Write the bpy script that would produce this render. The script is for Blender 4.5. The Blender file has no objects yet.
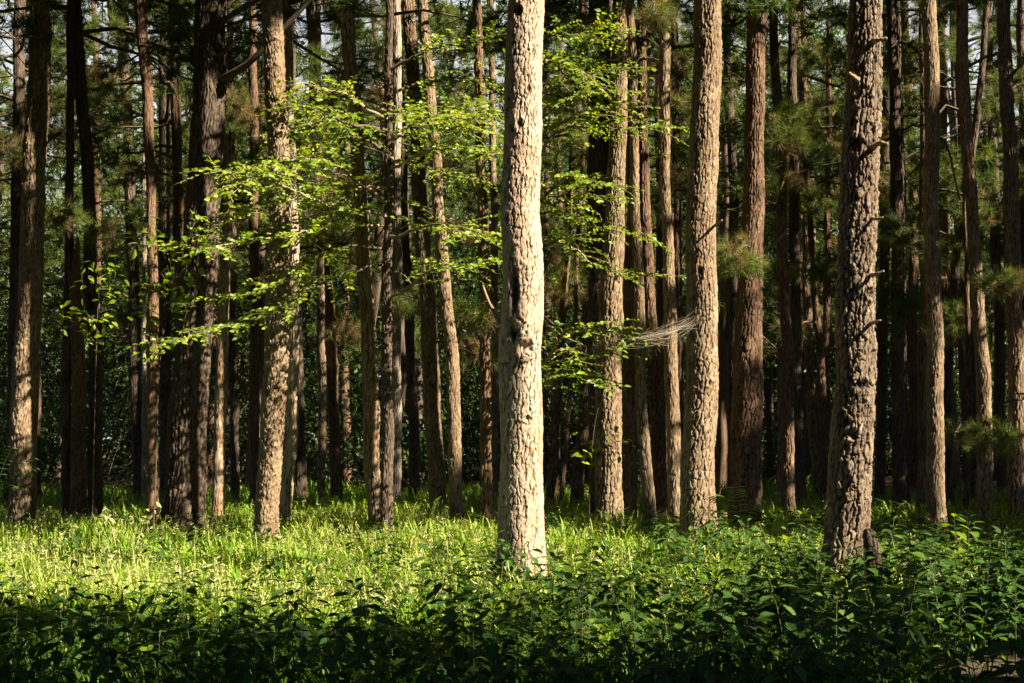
import bpy, math
import numpy as np

rs = np.random.RandomState(11)
C = bpy.context.scene.collection
F, W, H, CZ = 1422.2, 1024, 683, 1.6
YH = 435.0
PITCH = math.atan((YH - 341.5) / F)
cp, sp = math.cos(PITCH), math.sin(PITCH)
SUN_AZ, SUN_EL = math.radians(62), math.radians(37)
SUN = np.array([math.sin(SUN_AZ) * math.cos(SUN_EL), -math.cos(SUN_AZ) * math.cos(SUN_EL), math.sin(SUN_EL)])


def at(px, py, Y):
    u, v = (px - 512) / F, (341.5 - py) / F
    s = Y / (cp - v * sp)
    return np.array([u * s, Y, CZ + s * (sp + v * cp)])


def ground(x, y):
    return 0.05 * np.sin(x * 0.7 + 1.0) * np.sin(y * 0.5) + 0.03 * np.sin(x * 1.9 + y * 1.3)


# ------------------------------------------------------------------ mesh tools
class Geo:
    """collects vertices, faces and one 'tone' value per vertex for ONE mesh"""
    def __init__(self):
        self.v, self.f, self.t, self.x, self.n = [], [], [], [], 0

    def add(self, V, faces, tone=0.5, extra=0.0, mat=0):
        V = np.asarray(V, dtype=np.float64).reshape(-1, 3)
        self.v.append(V)
        self.t.append(np.broadcast_to(np.asarray(tone, dtype=np.float64), (len(V),)))
        self.x.append(np.broadcast_to(np.asarray(extra, dtype=np.float64), (len(V),)))
        for fa in faces:
            fa = np.asarray(fa)
            if len(fa):
                self.f.append((fa + self.n, mat))
        self.n += len(V)

    def batch(self, TV, faces, R, P, scale=1.0, tone=0.5, mat=0):
        """copies of a small template (TV, faces) at points P with rotations R"""
        n, k = len(P), len(TV)
        if n == 0:
            return
        sc = np.broadcast_to(np.asarray(scale, dtype=np.float64), (n,))
        V = np.einsum('nij,kj->nki', R, TV) * sc[:, None, None] + P[:, None, :]
        off = np.arange(n)[:, None, None] * k
        ff = [(np.asarray(fa)[None] + off).reshape(-1, np.asarray(fa).shape[1]) for fa in faces]
        self.add(V.reshape(-1, 3), ff, np.repeat(np.broadcast_to(np.asarray(tone, dtype=np.float64), (n,)), k), 0.0, mat)

    def build(self, name, mats, parent=None, origin=None, smooth=False):
        if not isinstance(mats, (list, tuple)):
            mats = [mats]
        V = np.concatenate(self.v) if self.v else np.zeros((0, 3))
        if origin is not None:
            V = V - np.asarray(origin)[None]
        me = bpy.data.meshes.new(name)
        me.vertices.add(len(V))
        me.vertices.foreach_set('co', V.astype(np.float32).ravel())
        loops = np.concatenate([f.ravel() for f, m in self.f]) if self.f else np.zeros(0, int)
        sizes = np.concatenate([np.full(len(f), f.shape[1]) for f, m in self.f]) if self.f else np.zeros(0, int)
        midx = np.concatenate([np.full(len(f), m) for f, m in self.f]) if self.f else np.zeros(0, int)
        me.loops.add(len(loops))
        me.loops.foreach_set('vertex_index', loops.astype(np.int32))
        me.polygons.add(len(sizes))
        st = np.concatenate([[0], np.cumsum(sizes)[:-1]]) if len(sizes) else np.zeros(0)
        me.polygons.foreach_set('loop_start', st.astype(np.int32))
        me.polygons.foreach_set('material_index', midx.astype(np.int32))
        me.polygons.foreach_set('use_smooth', np.full(len(sizes), bool(smooth)))
        for nm, arr in (('tone', self.t), ('crack', self.x)):
            a = me.attributes.new(nm, 'FLOAT', 'POINT')
            a.data.foreach_set('value', (np.concatenate(arr) if arr else np.zeros(0)).astype(np.float32))
        for m in mats:
            me.materials.append(m)
        me.update(calc_edges=True)
        o = bpy.data.objects.new(name, me)
        C.objects.link(o)
        if parent is not None:
            o.parent = parent
        elif origin is not None:
            o.location = origin
        return o


def tag(o, label, cat, group=None, kind=None):
    if label:
        o['label'] = label
    if cat:
        o['category'] = cat
    if group:
        o['group'] = group
    if kind:
        o['kind'] = kind
    return o


def empty(name, loc, label, cat, group=None):
    o = bpy.data.objects.new(name, None)
    o.empty_display_size = 0.2
    C.objects.link(o)
    o.location = loc
    return tag(o, label, cat, group)


def copy_tree(root, loc, rotz=0.0, scale=1.0, label=None, group=None):
    r = root.copy()
    C.objects.link(r)
    r.location = loc
    r.rotation_euler = (0, 0, rotz)
    r.scale = (scale, scale, scale)
    if label:
        r['label'] = label
    if group:
        r['group'] = group
    for ch in list(root.children):
        c = ch.copy()
        C.objects.link(c)
        c.parent = r
    return r


def norm(a):
    return a / np.maximum(np.linalg.norm(a, axis=-1, keepdims=True), 1e-9)


def frames(d, n):
    """rotation matrices: local x = side, y = along d, z = close to n"""
    d = norm(d)
    x = norm(np.cross(d, n))
    z = np.cross(x, d)
    return np.stack([x, d, z], axis=2)


def randdir(n, r=rs):
    return norm(r.normal(size=(n, 3)))


def tube(geo, pts, rad, n=6, tone=0.5, mat=0, cap=True):
    pts = np.asarray(pts, float)
    rad = np.broadcast_to(np.asarray(rad, float), (len(pts),))
    t = norm(np.gradient(pts, axis=0))
    ref = np.array([0.0, 0, 1.0]) if abs(t[0][2]) < 0.9 else np.array([1.0, 0, 0])
    a = norm(np.cross(t, ref))
    b = np.cross(t, a)
    th = np.arange(n) * 2 * math.pi / n
    V = pts[:, None, :] + rad[:, None, None] * (np.cos(th)[None, :, None] * a[:, None, :] + np.sin(th)[None, :, None] * b[:, None, :])
    m = len(pts)
    i = np.arange(m - 1)[:, None] * n
    j = np.arange(n)[None]
    j2 = (j + 1) % n
    q = np.stack([i + j, i + j2, i + n + j2, i + n + j], axis=-1).reshape(-1, 4)
    fs = [q]
    if cap:
        fs.append(np.array([np.arange(n)[::-1], (m - 1) * n + np.arange(n)]))
    geo.add(V.reshape(-1, 3), fs, tone, 0.0, mat)


def spline(P, n):
    """Catmull-Rom through the points"""
    P = np.asarray(P, float)
    if len(P) == 2:
        return P[0] + (P[1] - P[0]) * np.linspace(0, 1, n)[:, None]
    Q = np.vstack([2 * P[0] - P[1], P, 2 * P[-1] - P[-2]])
    u = np.linspace(0, len(P) - 1 - 1e-6, n)
    k = u.astype(int)
    t = (u - k)[:, None]
    p0, p1, p2, p3 = Q[k], Q[k + 1], Q[k + 2], Q[k + 3]
    return 0.5 * (2 * p1 + (p2 - p0) * t + (2 * p0 - 5 * p1 + 4 * p2 - p3) * t ** 2 + (3 * p1 - p0 - 3 * p2 + p3) * t ** 3)


# ------------------------------------------------------------------ noise
def hsh(i, j, s):
    v = np.sin(i * 127.1 + j * 311.7 + s * 74.7) * 43758.5453
    return v - np.floor(v)


def vnoise(u, v, per, s):
    """value noise, periodic in u"""
    i, j = np.floor(u), np.floor(v)
    fu, fv = u - i, v - j
    fu, fv = fu * fu * (3 - 2 * fu), fv * fv * (3 - 2 * fv)
    a = hsh(np.mod(i, per), j, s)
    b = hsh(np.mod(i + 1, per), j, s)
    c = hsh(np.mod(i, per), j + 1, s)
    d = hsh(np.mod(i + 1, per), j + 1, s)
    return (a * (1 - fu) + b * fu) * (1 - fv) + (c * (1 - fu) + d * fu) * fv


def voronoi(u, v, per, s):
    i0, j0 = np.floor(u), np.floor(v)
    f1 = np.full(u.shape, 9.0)
    f2 = np.full(u.shape, 9.0)
    cid = np.zeros(u.shape)
    x1, y1, x2, y2 = [np.zeros(u.shape) for _ in range(4)]
    for di in (-1, 0, 1):
        for dj in (-1, 0, 1):
            i, j = i0 + di, j0 + dj
            iw = np.mod(i, per)
            px = i + 0.12 + 0.76 * hsh(iw, j, s)
            py = j + 0.05 + 0.9 * hsh(iw, j, s + 3.3)
            d = np.hypot(px - u, py - v)
            h = hsh(iw, j, s + 9.1)
            nearer = d < f1
            second = (~nearer) & (d < f2)
            x2 = np.where(nearer, x1, np.where(second, px, x2))
            y2 = np.where(nearer, y1, np.where(second, py, y2))
            x1, y1 = np.where(nearer, px, x1), np.where(nearer, py, y1)
            f2 = np.where(nearer, f1, np.minimum(f2, d))
            cid = np.where(nearer, h, cid)
            f1 = np.where(nearer, d, f1)
    ax_, ay_ = np.abs(x1 - x2), np.abs(y1 - y2)
    return f1, f2, cid, ax_ / (ax_ + ay_ + 1e-6)


# ------------------------------------------------------------------ materials
def nodes(name):
    m = bpy.data.materials.new(name)
    m.use_nodes = True
    nt = m.node_tree
    nt.nodes.clear()
    out = nt.nodes.new('ShaderNodeOutputMaterial')
    return m, nt, out


def attr(nt, n):
    a = nt.nodes.new('ShaderNodeAttribute')
    a.attribute_name = n
    return a.outputs['Fac']


def ramp(nt, fac, stops):
    r = nt.nodes.new('ShaderNodeValToRGB')
    e = r.color_ramp.elements
    while len(e) < len(stops):
        e.new(0.5)
    for k, (p, c) in enumerate(stops):
        e[k].position = p
        e[k].color = (*c, 1)
    nt.links.new(fac, r.inputs[0])
    return r.outputs[0]


def mixc(nt, fac, a, b, mode='MIX'):
    m = nt.nodes.new('ShaderNodeMix')
    m.data_type = 'RGBA'
    m.blend_type = mode
    for sock, val in ((m.inputs[0], fac), (m.inputs[6], a), (m.inputs[7], b)):
        if isinstance(val, (int, float)):
            sock.default_value = val
        elif isinstance(val, tuple):
            sock.default_value = (*val, 1)
        else:
            nt.links.new(val, sock)
    return m.outputs[2]


def math_(nt, op, a, b=0.0):
    m = nt.nodes.new('ShaderNodeMath')
    m.operation = op
    m.use_clamp = False
    for sock, val in ((m.inputs[0], a), (m.inputs[1], b)):
        if isinstance(val, (int, float)):
            sock.default_value = val
        else:
            nt.links.new(val, sock)
    return m.outputs[0]


def noise(nt, scale, detail=3.0, zs=1.0, rough=0.6):
    tc = nt.nodes.new('ShaderNodeTexCoord')
    mp = nt.nodes.new('ShaderNodeMapping')
    mp.inputs['Scale'].default_value = (1, 1, zs)
    n = nt.nodes.new('ShaderNodeTexNoise')
    n.inputs['Scale'].default_value = scale
    n.inputs['Detail'].default_value = detail
    n.inputs['Roughness'].default_value = rough
    nt.links.new(tc.outputs['Object'], mp.inputs[0])
    nt.links.new(mp.outputs[0], n.inputs['Vector'])
    return n.outputs['Fac']


def bark_mat(name, lo, mid, hi, crack, lichen=None, lich_amt=0.55):
    m, nt, out = nodes(name)
    b = nt.nodes.new('ShaderNodeBsdfPrincipled')
    b.inputs['Roughness'].default_value = 0.9
    b.inputs['Specular IOR Level'].default_value = 0.15
    t = attr(nt, 'tone')
    f = noise(nt, 55, 5, 0.35, 0.7)
    fac = math_(nt, 'ADD', math_(nt, 'MULTIPLY', t, 0.62), math_(nt, 'MULTIPLY', math_(nt, 'SUBTRACT', f, 0.5), 1.5))
    fac = math_(nt, 'ADD', fac, 0.17)
    col = ramp(nt, fac, [(0.1, lo), (0.5, mid), (0.95, hi)])
    st = noise(nt, 2.6, 5, 0.55, 0.7)                       # weather stains and rusty patches
    col = mixc(nt, ramp(nt, st, [(0.46, (0, 0, 0)), (0.66, (0.55, 0.55, 0.55))]), col, tuple(q * w_ for q, w_ in zip(lo, (1.25, 1.0, 0.85))))
    if lichen:
        l = noise(nt, 4.5, 6, 0.6, 0.75)
        lf = ramp(nt, l, [(lich_amt, (0, 0, 0)), (lich_amt + 0.1, (0.75, 0.75, 0.75))])
        col = mixc(nt, lf, col, lichen)
    col = mixc(nt, attr(nt, 'crack'), col, crack)
    nt.links.new(col, b.inputs['Base Color'])
    f2 = noise(nt, 130, 4, 0.3, 0.7)
    bp = nt.nodes.new('ShaderNodeBump')
    bp.inputs['Strength'].default_value = 0.6
    bp.inputs['Distance'].default_value = 0.012
    nt.links.new(math_(nt, 'ADD', f, math_(nt, 'MULTIPLY', f2, 0.5)), bp.inputs['Height'])
    nt.links.new(bp.outputs[0], b.inputs['Normal'])
    nt.links.new(b.outputs[0], out.inputs[0])
    return m


def leaf_mat(name, stops, trans=0.4, rough=0.5, spec=0.3, tcol=(1.0, 1.0, 0.55)):
    m, nt, out = nodes(name)
    b = nt.nodes.new('ShaderNodeBsdfPrincipled')
    b.inputs['Roughness'].default_value = rough
    b.inputs['Specular IOR Level'].default_value = spec
    f = noise(nt, 30, 2)
    col = ramp(nt, math_(nt, 'ADD', attr(nt, 'tone'), math_(nt, 'MULTIPLY', math_(nt, 'SUBTRACT', f, 0.5), 0.25)), stops)
    nt.links.new(col, b.inputs['Base Color'])
    tr = nt.nodes.new('ShaderNodeBsdfTranslucent')
    nt.links.new(mixc(nt, 1.0, col, tcol, 'MULTIPLY'), tr.inputs[0])
    mx = nt.nodes.new('ShaderNodeMixShader')
    mx.inputs[0].default_value = trans
    nt.links.new(b.outputs[0], mx.inputs[1])
    nt.links.new(tr.outputs[0], mx.inputs[2])
    nt.links.new(mx.outputs[0], out.inputs[0])
    return m


def plain_mat(name, stops, scale=6.0, rough=0.95, bump=0.3, zs=1.0):
    m, nt, out = nodes(name)
    b = nt.nodes.new('ShaderNodeBsdfPrincipled')
    b.inputs['Roughness'].default_value = rough
    b.inputs['Specular IOR Level'].default_value = 0.15
    f = noise(nt, scale, 6, zs, 0.7)
    nt.links.new(ramp(nt, f, stops), b.inputs['Base Color'])
    bp = nt.nodes.new('ShaderNodeBump')
    bp.inputs['Strength'].default_value = bump
    bp.inputs['Distance'].default_value = 0.02
    nt.links.new(f, bp.inputs['Height'])
    nt.links.new(bp.outputs[0], b.inputs['Normal'])
    nt.links.new(b.outputs[0], out.inputs[0])
    return m


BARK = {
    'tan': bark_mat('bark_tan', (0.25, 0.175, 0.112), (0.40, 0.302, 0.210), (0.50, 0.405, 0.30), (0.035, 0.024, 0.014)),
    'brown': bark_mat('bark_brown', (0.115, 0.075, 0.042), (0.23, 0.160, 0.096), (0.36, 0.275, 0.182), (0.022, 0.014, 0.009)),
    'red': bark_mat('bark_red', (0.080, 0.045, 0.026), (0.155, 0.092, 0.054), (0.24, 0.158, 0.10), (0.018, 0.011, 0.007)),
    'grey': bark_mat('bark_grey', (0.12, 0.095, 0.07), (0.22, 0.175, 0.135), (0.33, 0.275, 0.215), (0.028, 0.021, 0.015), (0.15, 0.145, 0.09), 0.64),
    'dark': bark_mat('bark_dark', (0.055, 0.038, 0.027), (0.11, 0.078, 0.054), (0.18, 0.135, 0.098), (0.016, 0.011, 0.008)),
    'pale': bark_mat('bark_pale', (0.22, 0.175, 0.125), (0.34, 0.275, 0.205), (0.44, 0.37, 0.285), (0.06, 0.045, 0.032)),
    'orange': bark_mat('bark_orange', (0.19, 0.10, 0.05), (0.34, 0.21, 0.11), (0.46, 0.35, 0.22), (0.05, 0.028, 0.018), (0.40, 0.33, 0.235), 0.47),
    'moss': bark_mat('bark_moss', (0.075, 0.052, 0.034), (0.165, 0.118, 0.08), (0.32, 0.245, 0.172), (0.014, 0.010, 0.007), (0.095, 0.092, 0.045), 0.58),
}
DEADWOOD = bark_mat('dead_wood', (0.14, 0.09, 0.055), (0.27, 0.19, 0.12), (0.40, 0.31, 0.21), (0.03, 0.02, 0.015))
TWIG = bark_mat('twig_bark', (0.06, 0.045, 0.03), (0.11, 0.085, 0.06), (0.17, 0.135, 0.10), (0.03, 0.02, 0.015))
PALETWIG = bark_mat('pale_twig_bark', (0.16, 0.12, 0.075), (0.26, 0.20, 0.13), (0.34, 0.28, 0.19), (0.06, 0.04, 0.03))
NEEDLE = leaf_mat('pine_needles', [(0.0, (0.022, 0.048, 0.010)), (0.5, (0.080, 0.125, 0.020)), (0.78, (0.16, 0.185, 0.028)), (0.86, (0.17, 0.125, 0.05)), (1.0, (0.25, 0.16, 0.07))], 0.38, 0.5, 0.3)
BROADLEAF = leaf_mat('broad_leaf', [(0.0, (0.03, 0.07, 0.010)), (0.5, (0.085, 0.145, 0.018)), (1.0, (0.17, 0.22, 0.03))], 0.45, 0.5, 0.3)  # brighter copy of the shrub leaf, sunlight on the far trees put into the colour
SAPLEAF = leaf_mat('sapling_leaf', [(0.0, (0.10, 0.175, 0.010)), (0.5, (0.20, 0.285, 0.014)), (1.0, (0.34, 0.38, 0.03))], 0.5, 0.42, 0.45, (1.1, 1.05, 0.4))
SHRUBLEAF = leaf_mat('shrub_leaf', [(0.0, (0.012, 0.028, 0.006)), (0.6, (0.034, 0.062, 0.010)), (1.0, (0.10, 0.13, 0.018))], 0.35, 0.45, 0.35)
HERBLEAF = leaf_mat('herb_leaf', [(0.0, (0.020, 0.054, 0.011)), (0.5, (0.048, 0.108, 0.016)), (0.9, (0.11, 0.175, 0.022)), (1.0, (0.20, 0.19, 0.03))], 0.32, 0.55, 0.22)
GRASS = leaf_mat('grass_blade', [(0.0, (0.06, 0.15, 0.012)), (0.5, (0.19, 0.335, 0.018)), (0.8, (0.38, 0.46, 0.06)), (1.0, (0.58, 0.53, 0.28))], 0.48, 0.5, 0.35, (1.05, 1.0, 0.5))
STEM = leaf_mat('herb_stem', [(0.0, (0.05, 0.09, 0.03)), (1.0, (0.14, 0.11, 0.05))], 0.1, 0.6)
SILK = leaf_mat('silk', [(0.0, (0.34, 0.27, 0.19)), (1.0, (0.55, 0.47, 0.35))], 0.4, 0.5, 0.3, (1, 1, 0.9))

# ------------------------------------------------------------------ the ground
g = Geo()
n = 161
xs = np.sign(np.linspace(-1, 1, n)) * np.abs(np.linspace(-1, 1, n)) ** 2.2 * 220
ys = xs + 25
X, Y = np.meshgrid(xs, ys)
Z = ground(X, Y)
i, j = np.meshgrid(np.arange(n - 1), np.arange(n - 1), indexing='ij')
k = i * n + j
g.add(np.stack([X, Y, Z], -1).reshape(-1, 3), [np.stack([k, k + 1, k + n + 1, k + n], -1).reshape(-1, 4)])
tag(g.build('ground', plain_mat('forest_floor', [(0.3, (0.035, 0.024, 0.014)), (0.55, (0.075, 0.052, 0.03)), (0.75, (0.06, 0.065, 0.025))], 9.0, 0.95, 0.8), smooth=True), None, None, kind='structure')

g = Geo()                                            # sandy path on which the camera stands
xe = np.linspace(-25, 25, 201)
far = 6.7 + 3.15 / (1 + np.exp(-(xe - 3.08) * 9.0)) + 0.10 * np.sin(xe * 3.1) + 0.05 * np.sin(xe * 8.7)
rows = np.linspace(0, 1, 41)
PX = np.repeat(xe[None], 41, 0)
PY = -3.0 + (far[None] + 3.0) * rows[:, None]
PZ = ground(PX, PY) + 0.03 - 0.034 * np.clip((rows[:, None] - 0.97) / 0.03, 0, 1) + 0 * PX
k = (np.arange(40)[:, None] * 201 + np.arange(200)[None])
g.add(np.stack([PX, PY, PZ], -1).reshape(-1, 3), [np.stack([k, k + 1, k + 202, k + 201], -1).reshape(-1, 4)])
tag(g.build('path', plain_mat('sand', [(0.3, (0.22, 0.165, 0.105)), (0.7, (0.36, 0.28, 0.19))], 25.0, 0.95, 0.4), smooth=True), None, None, kind='structure')

# ------------------------------------------------------------------ tree table
# label, bark, D (None = from the base row), crown start z (None = above the frame), [(row, column, width) in the photo, base first]
def dist(yb):
    return F * 1.3 / (yb - YH)


T = [
 ('main', 'thick pale sunlit pine trunk with a dark scarred hollow halfway up', 'tan', None, 'hi', [(575,519,45),(450,521,42),(300,522.5,42),(200,519,39),(100,524,37),(0,526,36)]),
 ('lit42', 'stout sunlit brown pine trunk that the wispy web hangs on', 'brown', 16.6, 'hi', [(545,697,37),(450,699,34),(380,702,31),(200,701,30),(170,703,29),(0,709,28)]),
 ('moss50', 'rugged flaky pine trunk with stub branches, behind the short dead stump', 'moss', 13.2, 'hi', [(575,844,46),(530,847,43),(380,854,39),(200,859,37),(0,866,31)]),
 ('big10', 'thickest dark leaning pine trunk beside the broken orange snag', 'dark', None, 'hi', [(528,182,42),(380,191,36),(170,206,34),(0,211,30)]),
 ('flaky14', 'sunlit pine trunk with peeling scaly bark, its crooked pale neighbour touching it', 'brown', None, 'hi', [(537,266,23),(380,275,23),(200,280,21),(0,272,20)]),
 ('crook15', 'slim pale crooked pine trunk pressed behind the scaly barked trunk', 'tan', None, 'mid', [(527,284,13),(430,291,12),(340,295,11),(200,292,10),(0,286,10)]),
 ('lit36', 'sunlit furrowed pine trunk with a shadowed pine close behind it', 'brown', None, 'hi', [(528,608,28),(380,609,26),(300,610,24),(200,616,18),(0,621,15)]),
 ('red37', 'reddish pine trunk half hidden behind the sunlit furrowed one', 'red', 20.8, 'mid', [(525,629,15),(340,631,17),(200,634,14),(0,628,12)]),
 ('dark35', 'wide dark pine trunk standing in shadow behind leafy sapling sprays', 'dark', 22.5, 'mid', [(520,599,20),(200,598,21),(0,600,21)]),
 ('flare38', 'brown pine trunk with a sunlit root flare beside pale fallen wood', 'brown', None, 'mid', [(535,652,14),(480,647,12),(380,641,11),(200,636,9),(0,630,8)]),
 ('lean39', 'dark pine trunk leaning gently, next to the root flared brown one', 'red', None, 'mid', [(522,662,14),(380,655,14),(200,643,12),(0,641,10)]),
 ('patch40', 'patchy brown pine trunk close beside the stout sunlit one', 'brown', None, 'mid', [(528,675,13),(380,672,14),(200,666,10),(0,663,11)]),
 ('thin41', 'thin shaded pine trunk glimpsed behind the patchy brown one', 'red', 27.0, 'low', [(505,682,7),(200,677,8),(0,674,7)]),
 ('red43', 'broad reddish pine trunk, shaded at the foot and lit higher up', 'red', None, 'hi', [(528,746,32),(380,747,30),(300,750,26),(170,754,20),(0,757,19)]),
 ('thin44', 'thin dark pine trunk tucked behind the broad reddish one', 'dark', 30.0, 'low', [(495,732,9),(200,734,9),(0,725,8)]),
 ('red45', 'slender straight reddish pine with a fine needled bough high on it', 'red', None, 'mid', [(520,789,13),(380,788,11),(200,782,10),(0,773,8)]),
 ('thin46', 'very thin lit pine stem just beside the slender reddish trunk', 'brown', 29.0, 'low', [(500,780,5),(340,780,5),(200,778,4),(0,770,4)]),
 ('pair47', 'slim dark pine paired with the slender reddish trunk', 'dark', None, 'low', [(508,801,10),(380,797,10),(200,794,10),(0,792,8)]),
 ('vee48', 'thin slanting pine stem that crosses toward its upright twin', 'red', 27.0, 'low', [(505,824,8),(370,821,8),(280,814,6),(130,804,5),(0,796,4)]),
 ('vee49', 'thin upright pine stem meeting the slanting one at its foot', 'red', 27.6, 'low', [(504,828,7),(370,826,7),(200,828,6),(0,830,6)]),
 ('curve48b', 'thin curved stem with a sunlit lower bend near the slanting pair', 'brown', 29.5, 'low', [(497,817,9),(430,813,9),(340,808,8),(200,806,7),(0,803,6)]),
 ('dark51', 'dark pine trunk directly behind the rugged flaky one', 'dark', 28.0, 'low', [(500,880,10),(200,885,10),(0,888,9)]),
 ('dark52', 'wide dark pine trunk with a narrow lit streak near its top', 'dark', None, 'mid', [(515,899,12),(380,898,13),(200,897,12),(0,891,9)]),
 ('thin53', 'narrow black stem touching the wide dark trunk with the lit streak', 'dark', 25.0, 'low', [(508,906,6),(200,903,6),(0,897,5)]),
 ('sway54', 'dark pine with a gentle sway and a bright patch at mid height', 'red', 29.5, 'low', [(497,915,10),(380,913,10),(170,913,9),(0,903,8)]),
 ('slim55', 'slim pine with a thin lit edge, hidden behind the smooth brown trunk', 'brown', None, 'low', [(508,922,9),(200,924,8),(0,922,6)]),
 ('smooth56', 'smooth straight brown pine trunk lit from the ground to head height', 'brown', None, 'hi', [(530,937,17),(380,935,16),(200,932,15),(0,930,14)]),
 ('lean57', 'dark pine leaning strongly across the patch of bright sky', 'dark', 25.5, 'low', [(510,949,9),(370,948,9),(250,956,8),(170,971,7),(0,988,6)]),
 ('thin58', 'wiry thin pine stem beside the trunk with the needle tuft', 'red', 24.5, 'low', [(512,966,6),(380,969,5),(200,965,4),(0,962,4)]),
 ('dark60', 'dark pine trunk half hidden behind the one with the needle tuft', 'dark', 26.5, 'low', [(505,975,9),(200,966,9),(0,955,8)]),
 ('tuft59', 'leaning sunlit pine trunk with a needle tuft sprouting low on it', 'brown', None, 'hi', [(525,986,16),(380,983,14),(300,979,12),(170,968,12),(0,961,12)]),
 ('dark61', 'dark pine trunk in the gap between two sunlit trunks', 'dark', 28.5, 'low', [(500,1003,11),(300,998,10),(0,987,7)]),
 ('edge62', 'sunlit brown pine at the edge of the wood near the dark overhanging leaf', 'brown', None, 'hi', [(524,1017,18),(380,1017,17),(200,1011,15),(0,1004,12)]),
 ('edge63', 'dark pine trunk at the very edge, behind the sunlit brown one', 'dark', 27.0, 'low', [(505,1031,9),(100,1023,9),(0,1021,8)]),
 # the other half
 ('edge1', 'tall rough pine with bright sun patches, standing out at the outer side of the wood', 'brown', None, 'hi', [(527,21,26),(380,26,25),(200,34,23),(0,41,20)]),
 ('behind1', 'thin reddish pine trunk peeping out behind the tall rough one', 'red', 27.5, 'low', [(500,37,8),(300,37,7),(0,30,6)]),
 ('thin2', 'dark upright pine against the pale sky in the corner', 'dark', 25.5, 'low', [(508,10,11),(200,17,11),(0,20,11)]),
 ('thin3', 'slim dark pine alongside the snapped trunk', 'dark', None, 'mid', [(523,66,10),(340,67,10),(170,70,8),(0,71,8)]),
 ('bow5', 'bowed pine trunk with a torn cavity, behind the snapped trunk', 'dark', 21.2, 'mid', [(522,96,15),(370,95,12),(300,92,13),(200,89,12),(0,75,12)]),
 ('dark6', 'dark pine with a forked top in the shade', 'dark', 29.0, 'low', [(495,139,12),(200,131,11),(0,122,11)]),
 ('red7', 'slim reddish pine with warm lit streaks near its foot', 'red', None, 'mid', [(530,152,12),(380,153,11),(200,152,9),(0,141,12)]),
 ('sliver7', 'sliver of pale sunlit stem beside the slim reddish pine', 'pale', 28.0, 'low', [(500,145,5),(400,144,4),(200,144,4),(0,147,4)]),
 ('dark8', 'dark pine trunk lit only near its top, behind the slim reddish pine', 'dark', 27.0, 'low', [(503,166,13),(370,165,12),(170,164,11),(0,165,10)]),
 ('grey9', 'brownish pine trunk emerging above the thickest dark trunk', 'red', 25.0, 'low', [(508,186,11),(275,180,10),(170,177,10),(0,174,10)]),
 ('dark12', 'dark low trunk in the gap behind the orange snag', 'dark', 28.4, 'low', [(500,236,9),(380,233,8),(200,232,7),(0,230,6)]),
 ('thin13', 'slim reddish pine just beside the scaly barked trunk', 'red', None, 'low', [(506,255,10),(200,254,9),(0,253,8)]),
 ('dark16', 'dark trunk leaning behind the crooked pale pine', 'dark', 27.5, 'low', [(502,301,13),(380,298,11),(200,293,9),(0,290,8)]),
 ('gold17', 'thin trunk with a golden lit band, beside a leaning dark pine', 'brown', 28.6, 'low', [(500,322,8),(380,322,8),(200,319,7),(0,318,6)]),
 ('lean18', 'dark pine leaning over beside the golden banded thin trunk', 'red', None, 'low', [(499,336,12),(380,333,11),(300,329,10),(170,317,9),(0,310,9)]),
 ('bent20', 'greyish brown pine bending gently behind the black barked leafy tree', 'brown', None, 'mid', [(532,376,15),(380,370,16),(200,361,13),(0,346,14)]),
 ('pale22', 'pale grey straight pine showing behind the black barked leafy tree', 'pale', None, 'low', [(506,396,10),(200,397,9),(0,397,9)]),
 ('lean24', 'sturdy brown pine leaning, between a dark trunk and its slimmer twin', 'brown', None, 'mid', [(515,438,16),(380,432,18),(300,427,16),(200,420,15),(0,409,13)]),
 ('twin25', 'leaning pine with a bright cream patch, slimmer twin of the sturdy brown one', 'brown', None, 'mid', [(530,458,13),(380,453,13),(200,438,11),(0,423,11)]),
 ('dark26', 'dark pine trunk behind the sturdy leaning brown one', 'dark', 28.5, 'low', [(500,415,11),(380,412,10),(0,396,9)]),
 ('dark28', 'straight dark reddish pine trunk next to the pale scarred one', 'red', None, 'mid', [(535,486,11),(380,486,11),(170,482,10),(0,476,9)]),
 ('thin30', 'thin pine stem hidden between the pale scarred trunk and its dark neighbour', 'brown', 27.5, 'low', [(502,495,7),(200,494,7),(0,490,6)]),
 ('slant32', 'slanting dark stem with one bright edge in the deep gap', 'red', 25.2, 'low', [(508,551,11),(380,558,9),(200,570,7),(0,582,6)]),
 ('slant33', 'very thin slanting stem in the deep gap beside the furrowed trunk', 'red', 25.0, 'low', [(508,560,5),(380,572,4),(200,580,4),(0,590,3)]),
 ('slant34', 'slanting pine trunk lit along one side in the deep gap', 'red', 26.0, 'low', [(507,577,13),(380,586,11),(200,592,10),(0,598,9)]),
]
# ------------------------------------------------------------------ what the sun reaches (no twig of a crown is grown between these and the sun)
L, LR = [], []
HARD = []


def lit(P, r):
    for p in np.atleast_2d(P):
        L.append(p)
        LR.append(r)


TW = {}
for key, label, bark, D, crown, path in T:
    if D is None:
        D = dist(path[0][0])
    P = np.array([np.append(at(x, y, D), wd * 0.5 * D / F) for y, x, wd in path])
    TW[key] = (D, P)


def axis_at(key, z):
    D, P = TW[key]
    return np.stack([np.interp(z, P[:, 2], P[:, c]) for c in range(3)], -1)


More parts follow.
